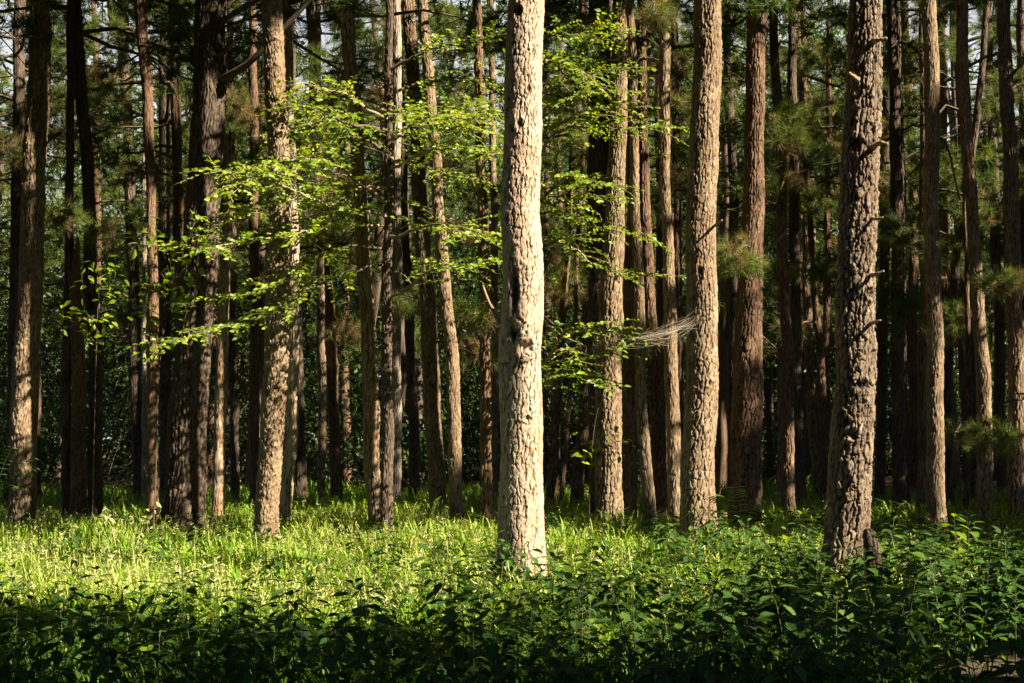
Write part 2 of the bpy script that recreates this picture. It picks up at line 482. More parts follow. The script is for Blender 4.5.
for key, zr, r in (('main', (0.2, 6.2), 0.42), ('lit42', (0.2, 6.6), 0.30), ('lit36', (0.2, 7.4), 0.34), ('red37', (0.4, 2.5), 0.1), ('flaky14', (0.2, 4.2), 0.30),
                   ('crook15', (0.3, 4.5), 0.22), ('bent20', (0.9, 3.6), 0.1), ('lean24', (0.4, 4.6), 0.16), ('twin25', (1.2, 3.2), 0.12), ('red43', (2.7, 7.0), 0.2),
                   ('smooth56', (0.4, 3.2), 0.22), ('tuft59', (1.4, 3.9), 0.18), ('edge62', (0.8, 3.0), 0.16), ('pale22', (0.6, 3.0), 0.08), ('flare38', (0.3, 2.0), 0.1),
                   ('edge1', (4.6, 6.8), 0.12), ('edge1', (3.0, 3.5), 0.12), ('edge1', (1.6, 2.2), 0.1), ('moss50', (3.4, 5.8), 0.12), ('patch40', (0.5, 2.4), 0.1), ('red7', (1.0, 2.4), 0.1)):
    for z in np.arange(zr[0], zr[1], 0.22):
        lit(axis_at(key, z), r * 0.78)
HARD = [np.array(p) for p in L]
HR = list(LR)
for gy in np.arange(9.4, 18.4, 0.42):
    for gx in np.arange(-8.5, 5.2, 0.42):
        e = 10.5 + 0.14 * gx + 0.4 * math.sin(gx * 1.3)
        if gy < e or abs(gx) > 0.37 * gy + 0.5 or (gx > -1.5 and gy > 17.0) or (gx > 1.4 and gy < 11.4):
            continue
        if rs.rand() < (0.93 if gx < 0 else 0.75 if gx < 1.4 else 0.4):
            lit(np.array([gx, gy, 0.3]), 0.32)
# snag and sapling leaves
for z in np.arange(0.3, 5.4, 0.3):
    lit(at(218 + 11 * z / 5.4, 435 + (1.6 - z) * F / 21, 21.0), 0.14)
SAP = [  # (D offset along the limb, polyline in the photo) limbs of the leafy tree, trunk end first
 (-1.0, [(387,150),(350,137),(330,150),(305,172),(270,190)]),
 (-1.6, [(388,190),(345,186),(300,197),(255,210),(215,226)]),
 (-0.6, [(388,120),(360,104),(338,92),(312,88),(284,90)]),
 (-1.4, [(388,250),(345,247),(308,262),(282,280),(250,294),(215,300)]),
 (-1.2, [(388,300),(415,282),(440,266),(470,268),(500,262)]),
 (-0.8, [(388,135),(430,118),(465,104),(500,112)]),
 (0.4, [(388,95),(425,82),(462,80),(496,86)]),
 (-1.8, [(388,170),(430,150),(470,150),(506,156)]),
 (-2.0, [(388,140),(420,132),(450,128),(480,132)]),
 (-0.5, [(388,70),(430,50),(470,42),(520,30)]),
 (-2.2, [(388,225),(340,226),(290,236),(235,244),(190,250)]),
 (-1.9, [(388,240),(430,225),(460,232),(492,238)]),
 (-2.4, [(388,262),(330,280),(270,312),(215,330),(160,345)]),
 (-2.6, [(388,215),(330,205),(262,178),(215,170)]),
 (0.8, [(388,110),(340,118),(300,128),(262,150)]),
 (-2.4, [(388,130),(350,124),(320,112),(296,104)]),
 (-2.6, [(388,110),(420,116),(456,120),(490,112)]),
 (-1.2, [(388,158),(420,166),(450,176),(482,178)]),
 (0.2, [(388,182),(350,196),(315,214),(280,224)]),
 (-2.8, [(388,205),(340,168),(300,158),(262,170),(232,196)]),
]
SAP2 = [
 (-0.6, [(531,40),(560,36),(590,38),(622,34)]),
 (-0.9, [(531,100),(560,84),(592,74),(638,66)]),
 (-1.2, [(531,140),(560,122),(600,110),(632,110)]),
 (-1.0, [(531,215),(560,214),(592,226),(650,238)]),
 (-1.3, [(531,240),(562,240),(600,268),(656,278)]),
 (-1.1, [(531,170),(562,130),(620,128),(668,128)]),
 (-0.4, [(531,70),(556,60),(582,52),(606,20)]),
 (-1.5, [(531,390),(552,352),(568,330),(600,330),(632,336)]),
 (-1.3, [(531,372),(556,362),(584,360),(606,352)]),
 (-0.8, [(531,190),(552,204),(580,196),(612,200)]),
 (-1.6, [(531,60),(552,62),(575,66),(600,88)]),
 (-1.7, [(531,120),(552,104),(580,96),(612,92)]),
 (-1.8, [(531,215),(556,186),(586,180),(618,188)]),
 (-1.6, [(531,400),(552,378),(574,376),(594,384)]),
]
SAPD, SAP2D = 18.2, 18.4
limb_pts = []
for DD, SS in ((SAPD, SAP), (SAP2D, SAP2)):
    for off, pl in SS:
        m = len(pl) - 1
        pts = np.array([at(x, y, DD + off * q / m) for q, (x, y) in enumerate(pl)])
        limb_pts.append(pts)
        s = spline(pts, 9)
        for q in range(2, 9):
            if rs.rand() < 0.85:
                lit(s[q], 0.36)
BOUGHS = [('dark6', 103, 84, 22, 60, 0.55), ('dark8', 178, 14, 14, 44, 0.4), ('thin13', 240, 112, 15, 40, 0.5), ('dark12', 243, 100, 14, 30, 0.4), ('red43', 733, 256, 19, 60, 0.25),
          ('red45', 792, 118, 18, 46, 0.15), ('red45', 786, 140, 14, 30, 0.5), ('thin44', 718, 92, 12, 40, 0.1), ('thin41', 676, 60, 15, 46, 0.65), ('thin41', 680, 105, 12, 40, 0.8),
          ('patch40', 654, 15, 14, 30, 0.4), ('vee49', 826, 145, 14, 34, 0.45), ('tuft59', 992, 436, 15, 44, 0.1), ('thin58', 955, 434, 11, 22, 0.35), ('dark60', 962, 268, 20, 44, 0.45),
          ('dark52', 903, 232, 20, 44, 0.05), ('sway54', 915, 210, 12, 26, 0.1), ('edge63', 1012, 90, 18, 40, 0.4), ('dark61', 985, 100, 16, 40, 0.55), ('pale22', 398, 305, 9, 34, 0.1),
          ('dark26', 418, 300, 10, 26, 0.2), ('bow5', 100, 226, 10, 22, 0.3), ('thin3', 60, 215, 12, 26, 0.5), ('lean24', 470, 352, 18, 24, 0.85), ('slim55', 952, 322, 22, 46, 0.2),
          ('dark28', 474, 315, 10, 20, 0.3), ('slant34', 560, 290, 22, 40, 0.6), ('slant32', 548, 250, 16, 34, 0.5), ('thin46', 770, 290, 14, 30, 0.4), ('curve48b', 800, 195, 16, 36, 0.4),
          ('vee48', 790, 330, 14, 26, 0.5), ('thin2', 8, 150, 14, 34, 0.4), ('behind1', 60, 100, 18, 44, 0.2), ('lean18', 345, 330, 16, 26, 0.8), ('gold17', 305, 60, 22, 50, 0.0),
          ('lean57', 985, 215, 18, 40, 0.3), ('dark51', 893, 130, 12, 30, 0.2), ('thin30', 470, 95, 18, 44, 0.1), ('dark16', 310, 130, 20, 48, 0.05), ('dark60', 940, 45, 22, 56, 0.05),
          ('sliver7', 118, 250, 14, 30, 0.3), ('dark12', 232, 95, 10, 24, 0.6), ('tuft59', 1000, 280, 12, 30, 0.3), ('red37', 642, 335, 14, 26, 0.5), ('thin41', 690, 180, 10, 34, 0.6),
          ('thin44', 728, 20, 18, 44, 0.1), ('vee48', 800, 60, 18, 44, 0.1), ('vee49', 822, 200, 16, 40, 0.2), ('thin46', 766, 60, 14, 36, 0.1), ('dark51', 884, 190, 14, 36, 0.1), ('dark60', 950, 170, 16, 36, 0.1),
          ('edge63', 1010, 180, 16, 40, 0.2), ('dark61', 1000, 30, 18, 44, 0.1), ('slant34', 590, 150, 16, 40, 0.1), ('slant32', 575, 40, 18, 44, 0.1), ('thin30', 488, 40, 18, 44, 0.1), ('dark26', 405, 20, 18, 44, 0.1),
          ('lean18', 300, 200, 18, 40, 0.15), ('dark12', 235, 190, 16, 40, 0.1), ('dark6', 125, 160, 16, 40, 0.2), ('dark8', 168, 190, 16, 40, 0.1), ('behind1', 52, 40, 18, 44, 0.1), ('sliver7', 105, 30, 18, 40, 0.1),
          ('dark52', 895, 300, 16, 36, 0.1), ('sway54', 915, 60, 16, 40, 0.1), ('pair47', 808, 270, 14, 36, 0.15), ('thin41', 655, 200, 14, 36, 0.4), ('red45', 770, 180, 14, 36, 0.3), ('slim55', 930, 250, 12, 30, 0.2)]
for key, px, py, hw, nt_, brown in BOUGHS:
    if rs.rand() < 0.92:
        lit(at(px, py, TW[key][0] - 0.7), 0.3)
for px, py, D in ((620, 343, 15.6), (640, 340, 15.8), (665, 335, 16.0), (685, 325, 16.2)):
    lit(at(px, py, D), 0.25)
for q in range(50):                                  # openings through which the sun reaches the leaves far back
    D = 28 + 24 * rs.rand()
    lit(at(rs.rand() * 1024, 270 * rs.rand() ** 1.3, D), 0.5 + 0.4 * rs.rand())
for q in range(34):                                    # flecks of sun on the shaded thicket
    fy = 7.8 + 3.2 * rs.rand()
    lit(np.array([(rs.rand() ** 0.7 * 2 - 1) * 0.36 * fy, fy, 0.45]), 0.06 + 0.16 * rs.rand())
for px, py, D in ((340, 440, 33), (345, 470, 33), (815, 400, 36), (835, 360, 38), (10, 340, 36), (690, 230, 36), (735, 430, 35), (240, 450, 34), (870, 430, 34), (440, 300, 38), (640, 260, 36), (245, 200, 42)):
    lit(at(px, py, D), 0.9)
for px, py, D in ((131, 650, 8.0), (600, 600, 9.2), (560, 640, 8.3), (615, 615, 9), (430, 655, 8.1), (960, 600, 9.6), (905, 610, 9.3), (1000, 560, 10.5), (990, 640, 9.6), (470, 660, 8.0), (180, 660, 8.2), (820, 580, 10.4),
                  (700, 590, 10.0), (955, 515, 14.5), (1003, 672, 9.6), (1012, 676, 9.4), (1018, 672, 9.5), (640, 570, 11), (870, 640, 8.8)):
    lit(at(px, py, D), 0.13)
for px, py, D in ((1005, 668, 9.5), (1022, 674, 9.4), (1015, 660, 9.9), (1040, 670, 9.5)):
    lit(at(px, py, D), 0.3)
for px, py, D in ((790, 498, 13.4), (700, 515, 13.7), (735, 500, 13.7), (760, 508, 13.7)):
    lit(at(px, py, D), 0.3)
used = []
tries = 0
while len(used) < 54 and tries < 6000:
    tries += 1
    y = 30 + 22 * rs.rand()
    x = (rs.rand() * 2 - 1) * (0.36 * y + 7)
    if all((x - a) ** 2 + (y - b) ** 2 >= 2.1 ** 2 for a, b in used):
        used.append((x, y))
for x, y in used:                                      # sun patches on the boughs of the farther pines
    if abs(x) < 0.36 * y + 1:
        for q in range(2):
            lit(np.array([x, y, 0]) + np.array([rs.normal() * 0.8, -0.8 * rs.rand(), 4.5 + 8.0 * rs.rand()]), 0.55)
for key, label, bark, D, crown, path in T:
    if crown == 'low':
        for q in range(2):
            z = 5.5 + 5.0 * rs.rand()
            lit(axis_at(key, z) + np.array([0.5 + rs.normal() * 0.4, -0.5 * rs.rand(), 0]), 0.42)
HARD, HR = np.array(HARD), np.array(HR)
L = np.array(L)
LR = np.array(LR)


def shade_ok(P, r):
    """False where a clump of radius r at P would stand between the sun and a sunlit spot"""
    keep = np.ones(len(P), bool)
    for a in range(0, len(P), 400):
        D = P[a:a + 400, None, :] - L[None]
        t = D @ SUN
        d2 = (D * D).sum(-1) - t * t
        keep[a:a + 400] = ~((t > 0.4) & (d2 < (LR[None] + r) ** 2)).any(1)
    return keep


SKYGAP = [(4, 30, 15, 60), (308, 52, 26, 52), (956, 90, 24, 80), (985, 60, 14, 60), (900, 30, 10, 30), (150, 110, 8, 20), (215, 90, 10, 20), (1016, 30, 10, 40), (804, 262, 9, 14), (206, 20, 12, 30), (100, 20, 14, 30), (520, 0, 14, 20), (778, 20, 8, 22), (455, 45, 9, 14), (135, 60, 7, 40), (690, 130, 6, 14), (8, 300, 9, 40), (945, 240, 8, 30)]


def in_view(P):
    y = np.maximum(P[:, 1], 0.1)
    px, py = 512 + P[:, 0] / y * F, YH - (P[:, 2] - CZ) / y * F
    return (P[:, 1] > 1) & (np.abs(px - 512) < 512 + 0.5 / y * F) & (py > -0.5 / y * F)


def open_sky(P):
    """keeps the gaps in the far canopy open where the sky is seen between the trunks"""
    y = np.maximum(P[:, 1], 0.1)
    px, py = 512 + P[:, 0] / y * F, YH - (P[:, 2] - CZ) / y * F
    ok = np.ones(len(P), bool)
    for cx, cy, a, b in SKYGAP:
        ok &= ((px - cx) / a) ** 2 + ((py - cy) / b) ** 2 > 0.55 + 0.6 * hsh(np.floor(P[:, 0] * 4), np.floor(P[:, 2] * 4), 3.0)
    return ok | (P[:, 1] < 20)


# ------------------------------------------------------------------ leaf templates
LEAF_V = np.array([[0, 0, 0], [-0.26, 0.28, 0.05], [0, 0.30, -0.01], [0.26, 0.28, 0.05], [-0.22, 0.62, 0.02], [0, 0.64, -0.04], [0.22, 0.62, 0.02], [0, 1.0, -0.12]])
LEAF_F = [np.array([[0, 2, 1], [0, 3, 2], [4, 5, 7], [5, 6, 7]]), np.array([[1, 2, 5, 4], [2, 3, 6, 5]])]
CHEAP_V = np.array([[0, 0, 0], [-0.3, 0.45, 0.04], [0, 1.0, -0.1], [0.3, 0.45, 0.04]])
CHEAP_F = [np.array([[0, 3, 2, 1]])]


def tuft_template(n, width, seed, spread=0.75):
    r = np.random.RandomState(seed)
    d = norm(np.array([0, 0.75, 0]) + spread * r.normal(size=(n, 3)) * np.array([1, 0.7, 1]))
    b = np.stack([np.zeros(n), r.rand(n) * 0.55, np.zeros(n)], -1)
    L_ = 0.75 + 0.5 * r.rand(n)
    side = norm(np.cross(d, r.normal(size=(n, 3))))
    V = np.stack([b - side * width / 2, b + side * width / 2, b + d * L_[:, None] + np.array([0, 0, -0.08])], 1).reshape(-1, 3)
    return V, [np.arange(n * 3).reshape(-1, 3)]


BRUSH = [tuft_template(70, 0.034, s, 0.85) for s in (1, 2, 3)]
FINE = [tuft_template(38, 0.055, s) for s in (1, 2, 3)]
MIDT = [tuft_template(36, 0.065, s, 0.85) for s in (4, 5, 6)]
COARSE = [tuft_template(15, 0.20, s, 0.9) for s in (7, 8, 9)]


def put_tufts(geo, temps, P, d, scale, tone, r):
    which = r.randint(0, len(temps), len(P))
    R = frames(d, randdir(len(P), r))
    for k, (TV, TF) in enumerate(temps):
        s = which == k
        geo.batch(TV, TF, R[s], P[s], scale[s], tone[s], 0)


def pine_crown(geo, ax, z0, z1, R, nb, per, temps, size, r, filt=True, tone0=0.15, dead=0.06, low_sparse=0.0):
    """branches (material 1) with needle tufts (material 0); ax(z) gives the trunk's centre"""
    TP, TD, TS, TT = [], [], [], []
    for b in range(nb):
        f = (b + r.rand()) / nb
        if low_sparse and f < 0.4 and r.rand() < low_sparse:
            continue
        z = z0 + (z1 - z0) * f
        Lb = R * (0.45 + 0.75 * math.sin(math.pi * min(1, 0.25 + 0.75 * f))) * (1.05 - 0.75 * f ** 3) * (0.65 + 0.5 * r.rand())
        az = b * 2.4 + r.rand() * 1.2
        o = np.array([math.cos(az), math.sin(az), 0])
        s = np.linspace(0, 1, 5)
        rise = 0.35 * f + 0.1 * r.normal()
        pts = ax(z) + o * (Lb * s)[:, None] + np.array([0, 0, 1]) * (Lb * (rise * s - 0.22 * s ** 2))[:, None]
        pts[1:] += r.normal(size=(4, 3)) * 0.05 * Lb
        q = max(3, int(per * (0.5 + Lb / R * 0.6)))
        tt = 0.3 + 0.7 * r.rand(q) ** 0.7
        c = np.stack([np.interp(tt, s, pts[:, k]) for k in range(3)], -1)
        side = np.cross(o, [0, 0, 1])
        lat = r.normal(size=q) * 0.2 * Lb * (1.1 - 0.5 * tt)
        c = c + side * lat[:, None] + r.normal(size=(q, 3)) * 0.08
        TP.append(c)
        TD.append(o * 0.7 + side * np.sign(lat)[:, None] * 0.6 + r.normal(size=(q, 3)) * 0.3 + np.array([0, 0, 0.1]))
        TS.append(size * (0.75 + 0.5 * r.rand(q)))
        bt = r.rand()
        TT.append(np.clip(tone0 + 0.25 * r.rand(q) + 0.3 * bt, 0, 0.75) if r.rand() > dead else 0.84 + 0.16 * r.rand(q))
        if (not filt) or shade_ok(pts, 0.03).all():
            tube(geo, pts, np.linspace(0.018 + 0.008 * Lb, 0.006, 5), 4, 0.3, 1, False)
    if not TP:
        return
    P, d, S, Tn = np.concatenate(TP), np.concatenate(TD), np.concatenate(TS), np.concatenate(TT)
    if filt:
        kp = shade_ok(P, min(0.16, size * 0.6)) & open_sky(P)
        if temps is COARSE:
            kp &= ~in_view(P)
        P, d, S, Tn = P[kp], d[kp], S[kp], Tn[kp]
    put_tufts(geo, temps, P, d, S, Tn, r)


# ------------------------------------------------------------------ trunks
def trunk_geo(geo, P, nseg, nrows, zvis, cw, ch, amp, seed, scal=0.0, knots=(), crackw=0.2, flare=0.28, open_=0.55):
    """P: x, y, z, radius rows bottom to top; bark plates and fissures are modelled"""
    z0, z1 = P[0, 2], P[-1, 2]
    zv = min(zvis, z1)
    zz = np.linspace(z0, zv, nrows)
    if z1 > zv + 0.3:
        zz = np.concatenate([zz, np.linspace(zv, z1, 24)[1:]])
    fine = np.linspace(z0, z1, 400)
    cols = []
    kern = np.hanning(17)
    kern /= kern.sum()
    for c in (0, 1, 3):
        v = np.interp(fine, P[:, 2], P[:, c])
        vp = np.concatenate([2 * v[0] - v[8:0:-1], v, 2 * v[-1] - v[-2:-10:-1]])
        cols.append(np.interp(zz, fine, np.convolve(vp, kern, 'valid')))
    cx, cy, rad = cols
    cx = cx + 0.010 * np.sin(zz * 2.1 + seed * 5) + 0.006 * np.sin(zz * 4.7 + seed * 3)
    cy = cy + 0.02 * np.sin(zz * 1.7 + seed * 2)
    zg = ground(cx[0], cy[0])
    rad = rad * (1 + flare * np.exp(-np.maximum(zz - zg, 0) / 0.28))
    th = np.arange(nseg) * 2 * math.pi / nseg
    TH, ZZ = np.meshgrid(th, zz)
    r0 = float(np.median(rad))
    per = max(5, round(2 * math.pi * r0 / cw))
    U = TH / (2 * math.pi) * per
    V = ZZ / ch
    p2 = per * 2
    w1 = vnoise(U, ZZ / (ch * 1.2), per, seed + 1) - 0.5
    w2 = vnoise(U * 2, ZZ / (ch * 0.35), p2, seed + 2) - 0.5
    w3 = vnoise(U * 3, ZZ / (ch * 0.12), per * 3, seed + 3) - 0.5
    Uw, Vw = U + 0.75 * w1 + 0.34 * w2 + 0.14 * w3, V + 0.5 * w1 + 0.3 * w2 + 0.12 * w3
    f1, f2, cid, vert = voronoi(Uw, Vw, per, seed)
    d = f2 - f1
    op = vnoise(U, ZZ / (ch * 1.3), per, seed + 5) * 0.55 + vnoise(U * 2, ZZ / (ch * 0.3), p2, seed + 6) * 0.45
    wid = crackw * np.clip((op - (1 - open_)) * 3.2 + 0.4, 0.05, 1.5) * np.clip(vert * 1.5 - 0.15, 0.25, 1.0)
    crack = 1 - np.clip(d / wid, 0, 1)
    crack = crack * crack * (3 - 2 * crack)
    g1, g2, cid2, _v = voronoi(Uw * 2 + 0.3, Vw * 2.2, p2, seed + 20)          # thin flakes lying on the plates
    edge2 = 1 - np.clip((g2 - g1) / 0.16, 0, 1)
    med = vnoise(TH / (2 * math.pi) * 6, ZZ / 0.30, 6, seed + 8) - 0.5
    fine_n = vnoise(U * 4, ZZ / (cw * 0.5), per * 4, seed + 9) - 0.5
    lobe = vnoise(TH / (2 * math.pi) * 4, ZZ / 1.1, 4, seed + 10) - 0.5
    dome = np.clip(1 - (f1 / 0.75) ** 2, 0, 1)
    disp = amp * (0.18 * dome + scal * (cid - 0.5) * 1.5 * (1 - crack) + (0.25 + 0.6 * scal) * (cid2 - 0.5) * (1 - crack) - 0.25 * edge2 * scal + 0.4 * fine_n) - amp * 1.3 * crack
    RR = rad[:, None] * (1 + 0.09 * lobe + 0.05 * med) + disp
    buttress = np.exp(-np.maximum(ZZ - zg, 0) / 0.26) * 0.26 * np.cos(TH * 4 + seed) * rad[:, None]
    RR = RR + buttress
    tone = np.clip(0.5 + 0.45 * (cid - 0.5) + 0.4 * (cid2 - 0.5) + 0.4 * med + 0.5 * fine_n, 0, 1)
    ck = np.clip(crack * 0.92 + 0.22 * edge2 * scal, 0, 1)
    for kz, kth, kr, bulge, dark, zs in knots:            # branch scars: raised rim, dark sunken heart
        dth = (TH - kth + math.pi) % (2 * math.pi) - math.pi
        q = np.hypot(dth * r0 / kr, (ZZ - kz) / (kr * zs)) * (1 + 0.55 * (vnoise(U * 2, ZZ / 0.03, p2, seed + 31) - 0.5) + 0.4 * w1)
        RR = RR + bulge * np.exp(-((q - 1.0) / 0.45) ** 2) - 1.4 * bulge * np.exp(-(q / 0.7) ** 2)
        ck = np.maximum(ck, dark * np.exp(-(q / 0.75) ** 4))
    X = cx[:, None] + np.cos(TH) * RR
    Y = cy[:, None] + np.sin(TH) * RR
    VV = np.stack([X, Y, ZZ], -1).reshape(-1, 3)
    m = len(zz)
    i = np.arange(m - 1)[:, None] * nseg
    j = np.arange(nseg)[None]
    j2 = (j + 1) % nseg
    q = np.stack([i + j, i + j2, i + nseg + j2, i + nseg + j], -1).reshape(-1, 4)
    geo.add(VV, [q, ], tone.ravel(), ck.ravel())
    geo.add(np.array([[cx[-1], cy[-1], zz[-1] + 0.05]]), [], 0.5)


def full_path(D, P, height, r):
    """carry the photographed part of a trunk down into the ground and up to its top"""
    P = P[np.argsort(P[:, 2])]
    a, b = P[0], P[1]
    sl = (b - a) / (b[2] - a[2])
    base = a + sl * (-0.12 - a[2])
    base[3] = a[3] * 1.04
    rows = [base] + list(P)
    t = P[-1]
    s2 = (P[-1] - P[-2]) / (P[-1][2] - P[-2][2])
    for f in (0.35, 0.7, 1.0):
        z = t[2] + (height - t[2]) * f
        q = t + s2 * (z - t[2]) * np.array([0.5, 0.5, 1, 0])
        q[2] = z
        q[3] = t[3] * (1 - 0.8 * f)
        rows.append(q)
    return np.array(rows)


SPEC = {  # nseg, rows, cell width, cell height, relief, plate relief, crack width, share of open cracks
    'main': (240, 800, 0.043, 0.095, 0.0095, 0.40, 0.44, 0.57),
    'moss50': (220, 700, 0.048, 0.11, 0.020, 0.75, 0.42, 0.66),
    'lit42': (190, 640, 0.044, 0.11, 0.013, 0.50, 0.42, 0.66),
    'big10': (150, 480, 0.048, 0.17, 0.017, 0.4, 0.52, 0.78),
    'flaky14': (150, 540, 0.038, 0.06, 0.014, 0.9, 0.32, 0.55),
    'lit36': (160, 540, 0.042, 0.13, 0.014, 0.5, 0.46, 0.70),
    'red43': (160, 540, 0.044, 0.13, 0.013, 0.5, 0.46, 0.68),
    'edge1': (130, 480, 0.044, 0.10, 0.014, 0.7, 0.40, 0.62),
}
KNOTS = {
    # z, angle (-pi/2 faces the camera), radius, bulge, darkness, stretch in z
    'main': [(2.90, -1.95, 0.046, 0.024, 1.0, 6.0), (2.52, -1.92, 0.066, 0.030, 1.0, 1.6), (2.40, -1.42, 0.080, 0.032, 0.0, 1.1), (4.48, -1.75, 0.045, 0.012, 1.0, 1.2), (4.82, -1.25, 0.035, 0.010, 0.9, 1.0),
             (5.55, -1.95, 0.055, 0.012, 0.95, 1.2), (1.75, -1.30, 0.05, 0.010, 0.35, 0.7), (3.6, -2.3, 0.04, 0.01, 0.8, 1.5)],
    'moss50': [(2.05, -1.5, 0.08, 0.02, 0.6, 1.0), (2.9, -1.0, 0.07, 0.025, 0.5, 1.0), (4.3, -2.0, 0.07, 0.02, 0.8, 1.2), (1.6, -1.8, 0.06, 0.018, 0.5, 1.0)],
    'lit42': [(3.5, -1.8, 0.06, 0.012, 0.9, 1.0), (2.2, -1.2, 0.05, 0.010, 0.6, 1.0)],
    'big10': [(3.9, -1.4, 0.06, 0.015, 0.9, 1.0), (5.2, -1.8, 0.06, 0.015, 0.8, 1.2)],
    'bow5': [(3.6, -1.3, 0.07, 0.012, 1.0, 2.5)],
}
trees = {}
for idx, (key, label, bark, D_, crown, path) in enumerate(T):
    D, P = TW[key]
    r = np.random.RandomState(100 + idx)
    height = 14.5 + 3.5 * r.rand() if crown != 'low' else 12.5 + 4 * r.rand()
    FP = full_path(D, P, height, r)
    base = np.array([FP[0, 0], D, 0.0])
    root = empty('pine_tree', base, label, 'tree')
    ztop = CZ + (YH + 25) / F * D
    g = Geo()
    if key in SPEC:
        ns, nr, cw, ch, amp, sc, ckw, op = SPEC[key]
    else:
        wpx = path[0][2]
        ns, nr = (96, 340) if wpx > 12 else (56, 240)
        cw, ch, amp, sc, ckw, op = 0.038 + 0.018 * r.rand(), 0.08 + 0.10 * r.rand(), 0.008 + 0.005 * r.rand(), 0.35 + 0.45 * r.rand(), 0.36 + 0.14 * r.rand(), 0.52 + 0.2 * r.rand()
        if bark == 'dark':
            amp = 0.011
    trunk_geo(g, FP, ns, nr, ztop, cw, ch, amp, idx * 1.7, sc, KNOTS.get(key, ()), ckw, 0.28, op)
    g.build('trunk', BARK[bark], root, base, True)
    top = FP

    def ax(z, top=top):
        return np.array([np.interp(z, top[:, 2], top[:, 0]), np.interp(z, top[:, 2], top[:, 1]), z])
    g = Geo()
    if crown == 'hi':
        pine_crown(g, ax, max(ztop + 0.5, 8.0), height, 2.4, 46, 13, COARSE, 0.34, r)
    elif crown == 'mid':
        pine_crown(g, ax, max(ztop - 0.8, 7.2), height, 2.0, 36, 11, MIDT, 0.26, r)
    else:
        pine_crown(g, ax, 5.0 + 2.2 * r.rand(), height, 1.7, 44, 17, FINE, 0.20, r, True, 0.28, 0.14, 0.2)
    g.build('crown', [NEEDLE, TWIG], root, base)
    trees[key] = (root, base, ax, D)


def limb(key, pts, r0, r1, mat=None, name='branch', n=7, label=None, bumpy=0.25):
    root, base, ax, D = trees[key]
    g = Geo()
    s = spline(pts, 14)
    rr = np.linspace(r0, r1, 14) * (1 + bumpy * (rs.rand(14) - 0.5))
    tube(g, s, rr, n, 0.4)
    o = g.build(name, mat or TWIG, root, base, True)
    if label:
        o['label'] = label
    return o


# dead limbs and stubs on particular trees
limb('big10', [at(211, 82, 19.9), at(228, 76, 19.7), at(250, 62, 19.5), at(280, 32, 19.3), at(304, 6, 19.2), at(318, -12, 19.1)], 0.062, 0.03)
limb('big10', [at(214, 58, 19.9), at(224, 52, 19.6), at(232, 44, 19.5), at(238, 34, 19.45)], 0.05, 0.012)
limb('big10', [at(216, 24, 19.9), at(230, 16, 19.6), at(248, 5, 19.4), at(268, -8, 19.3)], 0.045, 0.03)
limb('grey9', [at(176, 95, 25), at(170, 84, 24.8), at(164, 80, 24.7), at(160, 60, 24.7)], 0.05, 0.02)
limb('dark8', [at(165, 128, 27), at(170, 100, 26.6), at(177, 66, 26.5)], 0.05, 0.02)
limb('dark6', [at(123, 40, 29), at(115, 25, 28.9), at(111, 0, 28.8), at(110, -20, 28.8)], 0.10, 0.09, BARK['dark'])
for pts, a, b in (([at(872, 41, 13.1), at(879, 40, 12.9), at(887, 38, 12.85)], 0.03, 0.012), ([at(872, 148, 13.1), at(880, 143, 12.9), at(888, 144, 12.85)], 0.028, 0.014),
                  ([at(868, 276, 13.1), at(877, 274, 12.9), at(884, 271, 12.85)], 0.026, 0.01), ([at(858, 80, 13.1), at(853, 76, 12.85), at(849, 73, 12.75)], 0.024, 0.012),
                  ([at(868, 324, 13.1), at(876, 322, 12.9), at(881, 320, 12.85)], 0.02, 0.008), ([at(870, 218, 13.1), at(878, 219, 12.95), at(883, 217, 12.9)], 0.022, 0.01)):
    limb('moss50', pts, a, b, DEADWOOD, 'branch_stub', 6, None, 0.6)
limb('lit42', [at(714, 226, 16.5), at(720, 222, 16.3), at(722, 220, 16.25)], 0.02, 0.01, DEADWOOD, 'branch_stub')
limb('flare38', [at(688, 143, 20.5), at(684, 141, 20.3), at(677, 138, 20.2)], 0.02, 0.012, DEADWOOD, 'branch_stub') if False else None
limb('red45', [at(787, 232, 21.7), at(778, 240, 21.4), at(766, 250, 21.2), at(752, 262, 21.0)], 0.022, 0.012, PALETWIG, 'dead_branch')
limb('smooth56', [at(938, 138, 19.8), at(944, 140, 19.6), at(950, 155, 19.5), at(954, 175, 19.5), at(960, 200, 19.5)], 0.02, 0.012, TWIG, 'dead_branch')
limb('main', [at(499, 322, 13.3), at(494, 312, 13.5), at(488, 300, 13.9), at(483, 286, 14.2)], 0.022, 0.012, PALETWIG, 'dead_branch')
for nm, (x0, y0, x1, y1, x2, y2) in {'edge1': (42, 150, 50, 140, 62, 134), 'edge62': (1012, 75, 1018, 68, 1026, 60)}.items():
    D = trees[nm][3]
    limb(nm, [at(x0, y0, D), at(x1, y1, D - 0.2), at(x2, y2, D - 0.3)], 0.025, 0.012, TWIG, 'dead_branch')

